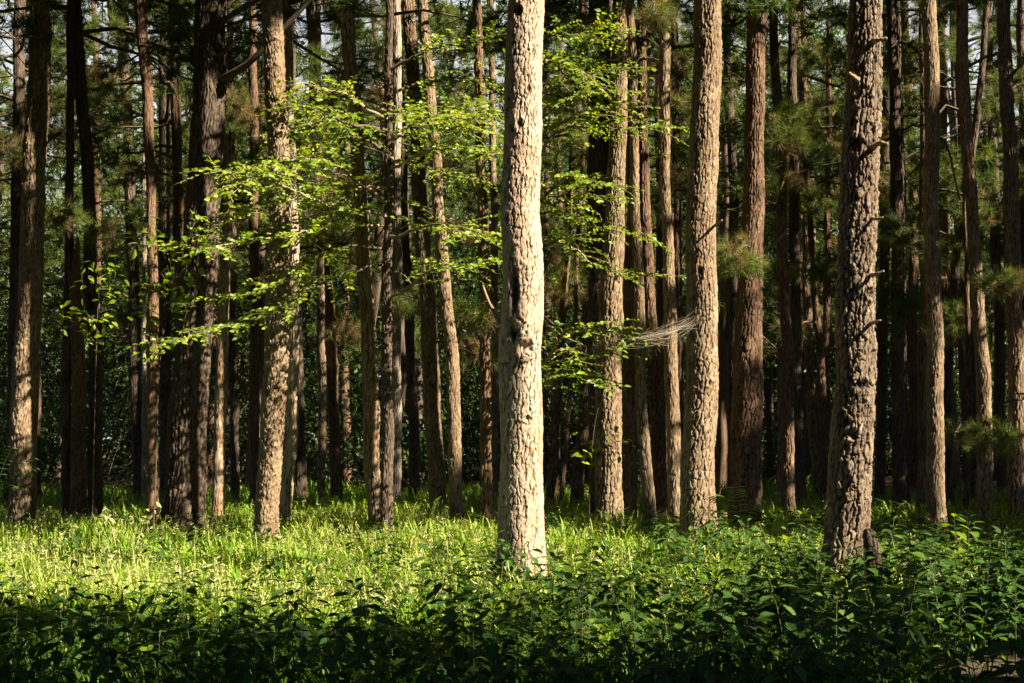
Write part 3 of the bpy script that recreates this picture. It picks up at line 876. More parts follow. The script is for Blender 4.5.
# boughs with needle brushes that hang low in the picture: (tree, column, row, half width, tufts, share of brown)
for bi, (key, px, py, hw, nt_, brown) in enumerate(BOUGHS):
    root, base, ax, D = trees[key]
    r = np.random.RandomState(900 + bi)
    tip = at(px, py, D - 0.45 - 0.5 * r.rand())
    src = ax(tip[2] + 0.25)
    src[2] = tip[2] + 0.2
    g = Geo()
    out = tip - src
    far_ = tip + norm(out * np.array([1, 1, 0.3])) * hw * 0.6 / F * D
    pts = spline([src, src + out * 0.5 + np.array([0, 0, 0.08]), tip, far_], 8)
    tube(g, pts, np.linspace(0.022, 0.006, 8), 5, 0.3, 1, False)
    h = hw / F * D
    c = tip + r.normal(size=(nt_, 3)) * np.array([h * 0.62, h * 0.6, h * 0.38])
    dirs = norm((c - tip) + np.array([0, 0, -0.05])) + r.normal(size=(nt_, 3)) * 0.5
    tone = np.where(r.rand(nt_) < brown, 0.82 + 0.18 * r.rand(nt_), 0.4 + 0.36 * r.rand(nt_))
    put_tufts(g, BRUSH, c, dirs, 0.15 + 0.08 * r.rand(nt_), tone, r)
    g.build('bough', [NEEDLE, TWIG], root, base)

# ------------------------------------------------------------------ snapped trunks and the stump
def broken_trunk(name, label, cat, bark, D, path, ztop, spikes, seed):
    P = np.array([np.append(at(x, y, D), wd * 0.5 * D / F) for y, x, wd in path])
    P = P[np.argsort(P[:, 2])]
    a, b = P[0], P[1]
    base = a + (b - a) / (b[2] - a[2]) * (-0.12 - a[2])
    FP = np.vstack([base, P])
    root = empty(name, (FP[0, 0], D, 0), label, cat)
    g = Geo()
    trunk_geo(g, FP, 72, 260, 99, 0.04, 0.11, 0.008, seed, 0.6, (), 0.28, 0.25, 0.6)
    V = g.v[0]
    m = len(V) // 72
    VV = V.reshape(m, 72, 3)
    th = np.arange(72) * 2 * math.pi / 72
    cut = FP[-1, 2] - spikes * (0.5 + 0.5 * np.sin(th * 2 + seed)) * (0.4 + 0.9 * hsh(np.floor(np.arange(72) / 3.0), 1.0, seed))
    VV[:, :, 2] = np.minimum(VV[:, :, 2], cut[None])
    c = VV[-1].mean(0) - np.array([0, 0, 0.7 * spikes])
    k0 = (m - 1) * 72
    f = np.array([[k0 + q, k0 + (q + 1) % 72, len(V)] for q in range(72)])
    g.v[0] = VV.reshape(-1, 3)
    g.v[1] = c[None]
    g.f.append((f, 0))
    g.build('trunk', BARK[bark], root, (FP[0, 0], D, 0), True)
    return root, np.array([FP[0, 0], D, 0.0])


snag, sb = broken_trunk('broken_snag', 'sunlit orange barked snag with a splintered top and a side stub', 'dead tree', 'orange', 21.2,
                        [(522, 218, 12), (380, 221, 12), (200, 228, 10), (128, 227, 8)], 0, 0.35, 3.0)
g = Geo()
tube(g, spline([at(228, 168, 21.2), at(233, 160, 21.0), at(237, 151, 20.9)], 6), np.linspace(0.06, 0.035, 6) * np.array([1, 1.1, .9, 1.1, .9, .6]), 7, 0.6)
g.build('branch_stub', BARK['orange'], snag, sb, True)
snap, _ = broken_trunk('snapped_trunk', 'reddish snapped pine trunk with a jagged top beside the bowed one', 'dead tree', 'red', 20.9,
                       [(523, 79, 16), (380, 78, 14), (300, 77, 13), (236, 74, 11)], 0, 0.5, 5.5)
stump, _ = broken_trunk('dead_stump', 'short dark dead stump leaning against the rugged flaky pine', 'stump', 'dark', 11.6,
                        [(625, 873, 17), (580, 873, 16), (545, 871, 15), (528, 868, 12)], 0, 0.07, 8.5)

# pale dead trunk fallen aslant between the standing ones
g = Geo()
Pd = np.array([np.append(at(x, y, 33.0), wd * 0.5 * 33 / F) for y, x, wd in [(520, 985, 9), (300, 962, 8), (120, 952, 7), (68, 940, 6)]])
Pd = Pd[np.argsort(Pd[:, 2])]
trunk_geo(g, Pd, 40, 160, 99, 0.05, 0.12, 0.006, 4.0)
root = empty('dead_tree', Pd[0, :3] * np.array([1, 1, 0]), 'greyish dead trunk tilted against the bright sky gap', 'dead tree')
g.build('trunk', DEADWOOD, root, Pd[0, :3] * np.array([1, 1, 0]), True)

# ------------------------------------------------------------------ the leafy tree and its twin
def leafy_tree(label, D, trunkpath, limbs, limb_off, seed, density=1.0, bark='dark'):
    r = np.random.RandomState(seed)
    P = np.array([np.append(at(x, y, D), wd * 0.5 * D / F) for y, x, wd in trunkpath])
    FP = full_path(D, P, P[-1, 2] + 2.5 if P[-1, 2] < 6 else 9.5, r) if True else None
    base = np.array([FP[0, 0], D, 0.0])
    root = empty('leafy_tree', base, label, 'tree')
    g = Geo()
    trunk_geo(g, FP, 96, 380, 8.5, 0.035, 0.07, 0.010, seed, 0.6, (), 0.36, 0.25, 0.8)
    g.build('trunk', BARK[bark], root, base, True)
    leaves = Geo()
    LP, LD, LN, LS, LT = [], [], [], [], []
    for q, (off, pl) in enumerate(limbs):
        pts = limb_off[q]
        s = spline(pts, 26)
        s += r.normal(size=s.shape) * 0.012
        length = np.linalg.norm(np.diff(s, axis=0), axis=1).sum()
        g = Geo()
        tube(g, s, np.linspace(0.024, 0.004, 26), 6, 0.5)
        tl = np.zeros(0)
        ntw = int(length / 0.066 * density)
        for k in range(ntw):
            f = 0.16 + 0.84 * (k + r.rand()) / ntw
            p = np.array([np.interp(f, np.linspace(0, 1, 26), s[:, c]) for c in range(3)])
            i0 = min(24, int(f * 25))
            dr = norm(s[i0 + 1] - s[i0])
            sd = norm(np.cross(dr, [0, 0, 1])) * (1 if k % 2 else -1)
            tw = norm(dr * (0.55 + 0.5 * r.rand()) + sd * (0.9 if f < 0.97 else 0.2) + np.array([0, 0, 0.20 * r.normal()]))
            tlen = (0.26 + 0.56 * r.rand()) * (1.15 - 0.5 * f)
            e = p + tw * tlen + np.array([0, 0, -0.05 * tlen])
            mid = (p + e) / 2 + np.array([0, 0, 0.03])
            if r.rand() < 0.7:
                tube(g, np.array([p, mid, e]), [0.006, 0.0045, 0.002], 3, 0.6, 0, False)
            nl = max(3, int(tlen / 0.043))
            u = (np.arange(nl) + 0.6) / nl
            lp = p + (e - p) * u[:, None] + np.array([0, 0, 0.03]) * (4 * u * (1 - u))[:, None]
            sl = np.where(np.arange(nl) % 2, 1.0, -1.0)[:, None]
            td = norm(np.cross(tw, [0, 0, 1]))
            ld = norm(tw * 0.7 + td * sl * 0.8 + r.normal(size=(nl, 3)) * 0.22 + np.array([0, 0, -0.12]))
            ln = norm(np.array([0.38, -0.42, 0.72]) + r.normal(size=(nl, 3)) * 0.42)
            LP.append(lp); LD.append(ld); LN.append(ln)
            LS.append((0.045 + 0.045 * r.rand(nl)) * (0.8 + 0.4 * r.rand()))
            LT.append(np.clip(0.45 + 0.25 * r.normal() + 0.2 * r.normal(size=nl), 0, 1))
        g.build('limb', PALETWIG if q % 3 else TWIG, root, base, True)
    LP, LD, LN, LS, LT = map(np.concatenate, (LP, LD, LN, LS, LT))
    leaves.batch(LEAF_V, LEAF_F, frames(LD, LN), LP, LS, LT)
    leaves.build('crown', SAPLEAF, root, base)
    return root, base


leafy_tree('black barked tree whose sunlit leafy sprays spread across the middle of the wood', SAPD, [(533, 387, 13), (380, 387, 11), (200, 388, 9), (100, 389, 8), (-40, 389, 7)], SAP, limb_pts[:len(SAP)], 21, 1.0)
leafy_tree('leafy sapling hidden behind the pale scarred trunk, its sunlit sprays reaching out past it', SAP2D, [(532, 531, 9), (380, 531, 8), (200, 531, 7), (0, 531, 5)], SAP2, limb_pts[len(SAP):], 33, 1.0)

# small broadleaf saplings
def small_sapling(label, D, stem, sprays, seed, leaf=0.12, tone=0.6):
    r = np.random.RandomState(seed)
    pts = np.array([at(x, y, D) for x, y in stem])
    base = np.array([pts[0, 0], D, 0])
    root = empty('sapling', base, label, 'sapling')
    g = Geo()
    s = spline(pts, 14)
    tube(g, s, np.linspace(0.010, 0.003, 14) , 6, 0.4)
    for x, y in sprays:
        e = at(x, y, D - 0.3 * r.rand())
        k = np.argmin(np.abs(s[:, 2] - e[2] + 0.15))
        tube(g, spline([s[k], (s[k] + e) / 2 + [0, 0, 0.05], e], 5), np.linspace(0.007, 0.003, 5), 4, 0.5)
    g.build('stem', BARK['dark'], root, base, True)
    g = Geo()
    for x, y in sprays:
        e = at(x, y, D - 0.3 * r.rand())
        n_ = 10
        p = e + r.normal(size=(n_, 3)) * np.array([0.13, 0.12, 0.09])
        d = norm(np.array([0.2, -0.2, -0.25]) + r.normal(size=(n_, 3)) * np.array([0.8, 0.6, 0.25]))
        nn = norm(np.array([0.2, -0.25, 0.85]) + r.normal(size=(n_, 3)) * 0.3)
        g.batch(LEAF_V, LEAF_F, frames(d, nn), p, leaf * (0.7 + 0.5 * r.rand(n_)), np.clip(tone + 0.2 * r.normal(size=n_), 0, 1))
    g.build('leaves', SAPLEAF, root, base)


small_sapling('thin sapling with large bright leaves in front of the snapped trunk', 19.0, [(92, 540), (94, 440), (97, 330), (100, 262)],
              [(100, 266), (108, 275), (96, 282), (86, 318), (66, 322), (78, 330), (104, 300), (96, 345), (74, 310), (108, 318)], 51)
small_sapling('spindly sapling with yellow green leaf tips by the slim reddish pine', 18.0, [(152, 560), (156, 470), (160, 360), (172, 290)],
              [(150, 290), (166, 285), (182, 290), (140, 310), (160, 318), (150, 332), (185, 300), (130, 235), (140, 222), (160, 240), (170, 255), (195, 222), (205, 240), (185, 268)], 52, 0.15, 0.35)
small_sapling('young leafy sapling with a few fresh leaves beside the furrowed trunk', 17.5, [(588, 560), (590, 480), (594, 430), (598, 408)],
              [(583, 443), (603, 440), (592, 458), (606, 452), (580, 412), (624, 440)], 53, 0.10, 0.7)

# ------------------------------------------------------------------ needle wood behind: pines copied from a few models
GFAR = 'distant pines standing deep in the wood'
LFAR = 'slender dark pine far back in the shade of the wood'
FARTRUNK = []
for v in range(5):
    r = np.random.RandomState(400 + v)
    hgt = 14.0 + 1.3 * v
    P = np.array([[0, 0, -0.2, 0.16], [0.1 * r.normal(), 0.1 * r.normal(), 4, 0.13], [0.2 * r.normal(), 0.2 * r.normal(), 9, 0.10], [0.25 * r.normal(), 0.25 * r.normal(), hgt, 0.03]])
    g = Geo()
    trunk_geo(g, P, 20, 60, 99, 0.06, 0.14, 0.008, 50 + v, 0.4)
    o = g.build('trunk', BARK['dark' if v % 2 else 'red'], None, None, True)
    FARTRUNK.append((o, P, hgt))
for k, (x, y) in enumerate(used):
    src, P, hgt = FARTRUNK[k % 5]
    root = empty('pine_tree', (x, y, 0), LFAR, 'tree', GFAR)
    o = src
    if k >= 5:
        o = src.copy()
        C.objects.link(o)
    o.parent = root
    r = np.random.RandomState(3000 + k)
    a_ = rs.rand() * 6.28
    o.rotation_euler = (0, 0, a_)
    g = Geo()

    def axp(z, P=P, x=x, y=y, a_=a_):
        u_, v_ = np.interp(z, P[:, 2], P[:, 0]), np.interp(z, P[:, 2], P[:, 1])
        return np.array([x + u_ * math.cos(a_) - v_ * math.sin(a_), y + u_ * math.sin(a_) + v_ * math.cos(a_), z])
    pine_crown(g, axp, [4.0, 5.5, 3.5, 6.0, 4.5][k % 5], hgt, 2.0, 46, 15, MIDT, 0.25, r, True, 0.3, 0.12)
    g.build('crown', [NEEDLE, TWIG], root, (x, y, 0))

# pines beside and behind the camera: they are what shades the plants by the path
pos = []


def off_frame_pine(x, y, seed, label, group):
    r = np.random.RandomState(seed)
    hgt = 14 + 4 * r.rand()
    line = np.stack([np.full(40, x), np.full(40, y), np.linspace(0.3, hgt, 40)], -1)
    D = line[:, None, :] - HARD[None]
    t = D @ SUN
    if ((t > 0.4) & ((D * D).sum(-1) - t * t < (HR[None] * 0.7 + 0.12) ** 2)).any():
        return False
    pos.append((x, y))
    root = empty('pine_tree', (x, y, 0), label, 'tree', group)
    g = Geo()
    P = np.array([[0, 0, -0.2], [0.1, 0.05, 6], [0.1, 0.1, hgt]])
    tube(g, spline(P, 16), np.linspace(0.2, 0.04, 16) * (1 + 0.1 * (r.rand(16) - 0.5)), 12, 0.5)
    g.build('trunk', BARK['red'], root, None, True)
    g = Geo()
    pine_crown(g, lambda z: np.array([x + 0.1, y + 0.1, z]), 5.0 + 2.5 * r.rand(), hgt, 2.7, 56, 15, COARSE, 0.36, r, True)
    g.build('crown', [NEEDLE, TWIG], root, (x, y, 0))
    return True


def free(x, y, gap):
    return all((x - a) ** 2 + (y - b) ** 2 > gap ** 2 for a, b in pos)


ns, tries = 0, 0
while ns < 125 and tries < 9000:
    tries += 1
    y = -14 + 52 * rs.rand()
    x = 0.38 * max(y, 0) + 2.2 + 22 * rs.rand() - (3 if y < -3 else 0)
    if x * x + y * y > 9 and free(x, y, 1.7):
        ns += off_frame_pine(x, y, 2000 + tries, 'tall straight pine beside the path shading the undergrowth', 'pines beside the path that shade the undergrowth')
ns, tries = 0, 0
while ns < 75 and tries < 5000:
    tries += 1
    if tries % 2:
        y = -14 + 44 * rs.rand()
        x = -(0.38 * max(y, 0) + 2.4 + 14 * rs.rand())
    else:
        y = -20 + 16 * rs.rand()
        x = -18 + 26 * rs.rand()
    if x * x + y * y > 12 and free(x, y, 1.9):
        ns += off_frame_pine(x, y, 9000 + tries, 'tall straight pine of the wood around the photographer', 'pines of the wood around the path')

# ------------------------------------------------------------------ shrubs and small broadleaf trees between the far trunks
def bush_geo(r, w, h, nl, leaf, lobes, zlow=0.0):
    g = Geo()
    cs = np.stack([r.normal(size=lobes) * w * 0.36, r.normal(size=lobes) * w * 0.36, zlow + (h - zlow) * (0.1 + 0.85 * r.rand(lobes))], -1)
    ss = (0.16 + 0.22 * r.rand(lobes)) * w
    k = r.randint(0, lobes, nl)
    d = randdir(nl, r)
    p = cs[k] + d * (ss[k] * (0.45 + 0.6 * r.rand(nl)))[:, None] * np.array([1, 1, 0.6])
    p[:, 2] = np.maximum(p[:, 2], 0.05)
    ld = norm(d * 0.6 + r.normal(size=(nl, 3)) * 0.6 + np.array([0, 0, -0.2]))
    nn = norm(np.array([0, 0, 0.8]) + d * 0.5 + r.normal(size=(nl, 3)) * 0.4)
    tn = np.clip(0.25 + 0.4 * hsh(k * 1.0, 2.0, 5.0) + 0.2 * r.normal(size=nl), 0, 1)
    g.batch(CHEAP_V, CHEAP_F, frames(ld, nn), p, leaf * (0.7 + 0.6 * r.rand(nl)), tn)
    return g, cs


shrubs, smalltrees = [], []
for v in range(5):
    r = np.random.RandomState(600 + v)
    root = empty('shrub', (0, 0, 0), 'dense dark green shrub filling the gaps between the far trunks', 'shrub', 'shrubs between the far trunks')
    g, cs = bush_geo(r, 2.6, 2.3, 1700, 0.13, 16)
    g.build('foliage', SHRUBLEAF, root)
    g = Geo()
    for c in cs[:7]:
        tube(g, spline([[0, 0, -0.1], c * np.array([0.4, 0.4, 0.5]), c], 6), np.linspace(0.03, 0.008, 6), 4, 0.4)
    g.build('stem', TWIG, root)
    shrubs.append(root)
    root = empty('broadleaf_tree', (0, 0, 0), 'small broadleaf tree in green leaf behind the pine trunks', 'tree', 'broadleaf trees behind the pine trunks')
    g, cs = bush_geo(r, 4.4, 8.5, 3600, 0.17, 26, 2.0)
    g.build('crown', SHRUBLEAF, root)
    g = Geo()
    top = np.array([0.2, 0.1, 7.5])
    tube(g, spline([[0, 0, -0.1], [0.1, 0, 3.5], top], 10), np.linspace(0.10, 0.02, 10), 7, 0.4)
    for c in cs[:10]:
        tube(g, spline([[0.1, 0, max(1.5, c[2] - 1.5)], c * np.array([0.5, 0.5, 1]) - [0, 0, 0.4], c], 5), np.linspace(0.035, 0.01, 5), 4, 0.4)
    g.build('trunk', BARK['dark'], root)
    smalltrees.append(root)
k = 0
for row, (ylo, yhi, step) in enumerate(((33, 37, 1.9), (39, 45, 2.1), (48, 56, 2.5), (55, 58, 2.2), (62, 72, 3.0))):
    half = 0.36 * yhi + 4
    for x in np.arange(-half, half, step):
        y = ylo + (yhi - ylo) * rs.rand()
        x_ = x + rs.normal() * 0.4
        if row == 0 and rs.rand() < 0.35:
            continue
        sc = (0.6 + 0.5 * rs.rand()) * (1, 1.15, 1.4, 2.1, 2.4)[row]
        if k < 5:
            o = shrubs[k]
            o.location = (x_, y, 0)
            o.scale = (sc,) * 3
        else:
            copy_tree(shrubs[k % 5], (x_, y, 0), rs.rand() * 6.28, sc)
        k += 1
k = 0
for px, y, sc in [(20, 38, 0.8), (60, 42, 0.95), (225, 40, 1.15), (240, 47, 1.55), (265, 36, 0.7), (770, 46, 1.5), (800, 40, 1.1), (825, 52, 1.6), (460, 44, 0.95), (440, 52, 1.15), (560, 42, 0.9),
                  (690, 48, 1.0), (130, 46, 0.95), (180, 52, 1.15), (330, 46, 0.75), (370, 50, 1.05), (880, 50, 1.0), (915, 44, 0.7), (1010, 46, 0.85), (500, 60, 1.3), (620, 58, 1.3), (740, 64, 1.4),
                  (90, 62, 1.2), (280, 64, 1.0), (400, 66, 1.4), (860, 66, 1.35), (985, 62, 1.0), (-30, 44, 0.9), (1060, 48, 1.0), (205, 33, 0.55), (30, 33, 0.5), (585, 36, 0.6)]:
    x = (px - 512) / F * y
    if k < 5:
        o = smalltrees[k]
        o.location = (x, y, 0)
        o.scale = (sc,) * 3
    else:
        copy_tree(smalltrees[k % 5], (x, y, 0), rs.rand() * 6.28, sc)
    k += 1

talls = []
for v in range(4):
    r = np.random.RandomState(660 + v)
    root = empty('broadleaf_tree', (0, 0, 0), 'tall sunlit broadleaf tree at the far side of the wood', 'tree', 'tall broadleaf trees at the far side of the wood')
    hgt = 17 + 1.2 * v
    g, cs = bush_geo(r, 7.5, hgt, 10500, 0.24, 46, 1.5)
    g.build('crown', BROADLEAF, root)
    g = Geo()
    tube(g, spline([[0, 0, -0.1], [0.2, 0, hgt * 0.45], [0.1, 0.1, hgt * 0.9]], 10), np.linspace(0.2, 0.03, 10), 7, 0.4)
    for c in cs[:16]:
        tube(g, spline([[0.1, 0, max(1.5, c[2] - 2.0)], c * np.array([0.5, 0.5, 1]) - [0, 0, 0.5], c], 5), np.linspace(0.06, 0.015, 5), 4, 0.4)
    g.build('trunk', BARK['dark'], root)
    talls.append(root)
k = 0
for base_, step in ((60, 4.6), (70, 5.0), (82, 6.0)):
    for x in np.arange(-0.40 * base_ - 6, 0.40 * base_ + 6, step):
        y = base_ + 5 * rs.rand()
        x_ = x + rs.normal() * 0.7
        px = 512 + x_ / y * F
        low = any(abs(px - c) < w_ + 2.4 * F / y for c, w_ in ((4, 12), (308, 22), (957, 22)))
        sc = (0.95 + 0.3 * rs.rand()) * (0.55 if low else 1.0)
        if k < 4:
            o = talls[k]
            o.location = (x_, y, 0)
            o.scale = (sc,) * 3
        else:
            copy_tree(talls[k % 4], (x_, y, 0), rs.rand() * 6.28, sc)
        k += 1

# ------------------------------------------------------------------ grass
g = Geo()
NB = 135000
yy = 8.2 + 26 * rs.rand(NB) ** 1.5
xx = (rs.rand(NB) * 2 - 1) * (0.37 * yy + 0.8)
clump = vnoise(xx * 1.6 + 50, yy * 1.6, 9999, 3.0)
clump2 = vnoise(xx * 0.5 + 50, yy * 0.5, 9999, 8.0)
keep = (rs.rand(NB) < 0.30 + 0.9 * clump) & ~((xx > 2.75) & (yy < 10.0 + (xx - 3.3) * 0.5)) & ~((xx > 2.2) & (yy < 11.5) & (rs.rand(NB) < 0.7)) & ~((yy < 9.7 + 0.2 * xx) & (rs.rand(NB) < 0.65))
xx, yy, clump, clump2 = xx[keep], yy[keep], clump[keep], clump2[keep]
NB = len(xx)
hh = (0.20 + 0.30 * rs.rand(NB)) * (0.6 + 0.55 * clump + 0.35 * clump2) * np.clip(0.8 + (yy - 10) * 0.05, 0.7, 1.15)
BL_V = np.array([[-0.5, 0, 0], [0.5, 0, 0], [-0.42, 0.10, 0.5], [0.42, 0.10, 0.5], [-0.28, 0.33, 0.84], [0.28, 0.33, 0.84], [0, 0.72, 0.95]])
BL_F = [np.array([[0, 1, 3, 2], [2, 3, 5, 4]]), np.array([[4, 5, 6]])]
az = rs.rand(NB) * 6.283
co, si = np.cos(az), np.sin(az)
wd = (0.011 + 0.015 * rs.rand(NB)) * np.clip(yy / 14, 0.8, 1.8)
bend = 0.35 + 1.1 * rs.rand(NB)
zero = np.zeros(NB)
R = np.stack([np.stack([co * wd, si * wd, zero], -1), np.stack([-si * hh * bend, co * hh * bend, -0.15 * hh * bend], -1), np.stack([zero, zero, hh], -1)], 2)
P = np.stack([xx, yy, ground(xx, yy) - 0.01], -1)
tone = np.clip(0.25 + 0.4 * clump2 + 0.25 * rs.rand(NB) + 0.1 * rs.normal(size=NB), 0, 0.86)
tone = np.where(yy < 9.7 + 0.2 * xx, 0.25 * tone, tone)            # blades by the path painted darker, foreground shade put into their tone
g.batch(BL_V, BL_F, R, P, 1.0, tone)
# broader drooping sedge leaves
ND = 26000
yy = 9.6 + 14 * rs.rand(ND) ** 1.3
xx = (rs.rand(ND) * 2 - 1) * (0.37 * yy + 0.6)
k = (rs.rand(ND) < vnoise(xx * 1.2 + 70, yy * 1.2, 9999, 21.0) * 1.5) & ~((xx > 2.4) & (yy < 11))
xx, yy = xx[k], yy[k]
ND = len(xx)
hh = (0.26 + 0.28 * rs.rand(ND))
az = rs.rand(ND) * 6.283
co, si = np.cos(az), np.sin(az)
wd = (0.018 + 0.016 * rs.rand(ND)) * np.clip(yy / 14, 0.8, 1.5)
bend = 0.9 + 1.1 * rs.rand(ND)
zero = np.zeros(ND)
R = np.stack([np.stack([co * wd, si * wd, zero], -1), np.stack([-si * hh * bend, co * hh * bend, -0.55 * hh * bend], -1), np.stack([zero, zero, hh * 1.25], -1)], 2)
g.batch(BL_V, BL_F, R, np.stack([xx, yy, ground(xx, yy) - 0.01], -1), 1.0, np.clip(0.45 + 0.3 * rs.rand(ND) + 0.1 * rs.normal(size=ND), 0, 0.88))
# seed heads on thin stalks
NS = 6500
yy = 10.4 + 12 * rs.rand(NS) ** 1.2
xx = (rs.rand(NS) * 2 - 1) * (0.37 * yy + 0.5)
k = rs.rand(NS) < np.where(xx < 1.0, 0.9, 0.35) * vnoise(xx * 0.9 + 40, yy * 0.9, 9999, 6.0) * 1.5
xx, yy = xx[k], yy[k]
NS = len(xx)
hh = 0.34 + 0.30 * rs.rand(NS)
az = rs.rand(NS) * 6.283
co, si = np.cos(az), np.sin(az)
b = 0.25 + 0.5 * rs.rand(NS)
zero = np.zeros(NS)
SV = np.array([[-0.004, 0, 0], [0.004, 0, 0], [-0.003, 0.12, 0.6], [0.003, 0.12, 0.6], [-0.003, 0.36, 0.93], [0.003, 0.36, 0.93]])
SF = [np.array([[0, 1, 3, 2], [2, 3, 5, 4]])]
R = np.stack([np.stack([co, si, zero], -1), np.stack([-si * hh * b, co * hh * b, zero], -1), np.stack([zero, zero, hh], -1)], 2)
P = np.stack([xx, yy, ground(xx, yy)], -1)
g.batch(SV, SF, R, P, 1.0, 0.8)
for q in range(7):                                              # spikelets
    f = 0.72 + 0.045 * q
    yl = np.interp(f, [0, 0.6, 1.0], [0, 0.12, 0.40])
    zl = np.interp(f, [0, 0.6, 1.0], [0, 0.6, 0.95])
    p = np.einsum('nij,j->ni', R, np.array([0, yl, zl])) + P + rs.normal(size=(NS, 3)) * 0.012
    dd = norm(np.stack([-si, co, zero - 0.8], -1) + rs.normal(size=(NS, 3)) * 0.5)
    g.batch(CHEAP_V * np.array([0.45, 1, 1]), CHEAP_F, frames(dd, randdir(NS)), p, 0.034 + 0.03 * rs.rand(NS), 0.86 + 0.14 * rs.rand(NS))
# low weeds among the blades
NW = 18000
yy = 9.4 + 22 * rs.rand(NW) ** 1.4
xx = (rs.rand(NW) * 2 - 1) * (0.37 * yy + 0.8)
k = (rs.rand(NW) < vnoise(xx * 1.1, yy * 1.1, 9999, 14.0) * 1.4) & ~((xx > 2.75) & (yy < 10.0 + (xx - 3.3) * 0.5))
xx, yy = xx[k], yy[k]
NW = len(xx)
zz = 0.05 + 0.30 * rs.rand(NW)
d = norm(rs.normal(size=(NW, 3)) * np.array([1, 1, 0.35]))
g.batch(LEAF_V, LEAF_F, frames(d, norm(np.array([0.1, -0.2, 1]) + rs.normal(size=(NW, 3)) * 0.4)), np.stack([xx, yy, zz], -1), 0.05 + 0.06 * rs.rand(NW), 0.1 + 0.5 * rs.rand(NW))
tag(g.build('grass', GRASS), 'tall sunlit grass with pale seed heads under the pines', None, None, 'stuff')

# ------------------------------------------------------------------ leafy plants of the shaded thicket
def herb(r, h, pairs, leaf, wide=1.0):
    """stem and leaf pairs; returns two Geo"""
    lean = r.normal(size=2) * 0.10
    s = np.array([[lean[0] * t * t * h, lean[1] * t * t * h, h * t] for t in np.linspace(0, 1, 7)])
    s[0, 2] = -0.03
    st, lf = Geo(), Geo()
    tube(st, s, np.linspace(0.005, 0.002, 7), 4, 0.3)
    LP, LD, LN, LS, LT = [], [], [], [], []
    a0 = r.rand() * 6.28
    for k in range(pairs):
        f = 0.22 + 0.78 * (k + 0.5) / pairs
        p = np.array([np.interp(f, np.linspace(0, 1, 7), s[:, c]) for c in range(3)])
        for side in (0, 1):
            a = a0 + k * 1.57 + side * 3.14 + r.normal() * 0.3
            o = np.array([math.cos(a), math.sin(a), 0])
            young = max(0, (f - 0.8) / 0.2)
            pet = 0.05 * (1 - 0.7 * young)
            q = p + o * pet + [0, 0, 0.02]
            tube(st, np.array([p, q]), [0.0022, 0.0015], 3, 0.3, 0, False)
            LP.append(q)
            LD.append(o + np.array([0, 0, -0.35 + 0.9 * young + 0.2 * r.normal()]))
            LN.append(np.array([0, 0, 1.0]) + o * (0.3 - 0.3 * young) + r.normal(size=3) * 0.18)
            LS.append(leaf * (1.05 - 0.55 * young) * (0.75 + 0.4 * r.rand()) * (0.75 + 0.5 * min(1, f * 1.6)))
            LT.append(np.clip(0.35 + 0.5 * young * r.rand() + 0.16 * r.normal(), 0, 0.9 if r.rand() > 0.02 else 1.0))
    TV = LEAF_V * np.array([wide, 1, 1])
    lf.batch(TV, LEAF_F, frames(np.array(LD), np.array(LN)), np.array(LP), np.array(LS), np.array(LT))
    return st, lf


GH = 'leafy plants of the shaded thicket by the path'
LH = 'dark green plant with pairs of pointed leaves in the shaded thicket by the path'
herbs, herbgeo = [], []
for v in range(12):
    r = np.random.RandomState(700 + v)
    h = 0.42 + 0.03 * v
    st, lf = herb(r, h, 7 + v // 3 + v % 2, 0.092 + 0.025 * r.rand(), 0.98)
    root = empty('leafy_plant', (0, 0, 0), LH, 'plant', GH)
    st.build('stem', STEM, root)
    lf.build('leaves', HERBLEAF, root)
    herbs.append(root)
    herbgeo.append((st, lf))
k = 0
placed = []
tries = 0
while k < 296 and tries < 20000:
    tries += 1
    y = 7.3 + 4.0 * rs.rand()
    x = (rs.rand() * 2 - 1) * (0.37 * y + 0.35)
    if x > 2.62 and y < 9.85 + (x - 3.2) * 0.5:
        continue
    if any((x - a) ** 2 + (y - b) ** 2 < 0.19 ** 2 for a, b in placed) or (x - 3.0) ** 2 + (y - 11.6) ** 2 < 0.1:
        continue
    if y > 9.7 + 0.28 * x + 0.35 * math.sin(x * 2.3) and rs.rand() < 0.82:
        continue
    placed.append((x, y))
    hvar = min(11, int(12 * rs.rand() ** 1.1))
    sc = (0.85 + 0.4 * rs.rand()) * (0.92 + 0.035 * x)
    z = float(ground(x, y))
    if k < 12:
        o = herbs[k]
        o.location = (x, y, z)
        o.rotation_euler = (0, 0, rs.rand() * 6.28)
    else:
        copy_tree(herbs[hvar], (x, y, z), rs.rand() * 6.28, sc)
    k += 1


def fuse(herb_list, spots, name, label):
    g = Geo()
    for x, y, a, sc, v in spots:
        for gi, src in enumerate(herb_list[v]):
            ca, sa = math.cos(a) * sc, math.sin(a) * sc
            R = np.array([[ca, -sa, 0], [sa, ca, 0], [0, 0, sc]])
            V = np.concatenate(src.v) @ R.T + np.array([x, y, float(ground(x, y))])
            g.add(V, [], np.concatenate(src.t))
            for fa, m in src.f:
                g.f.append((fa + g.n - len(V), 1 - gi))
    tag(g.build(name, [HERBLEAF, STEM]), label, None, None, 'stuff')


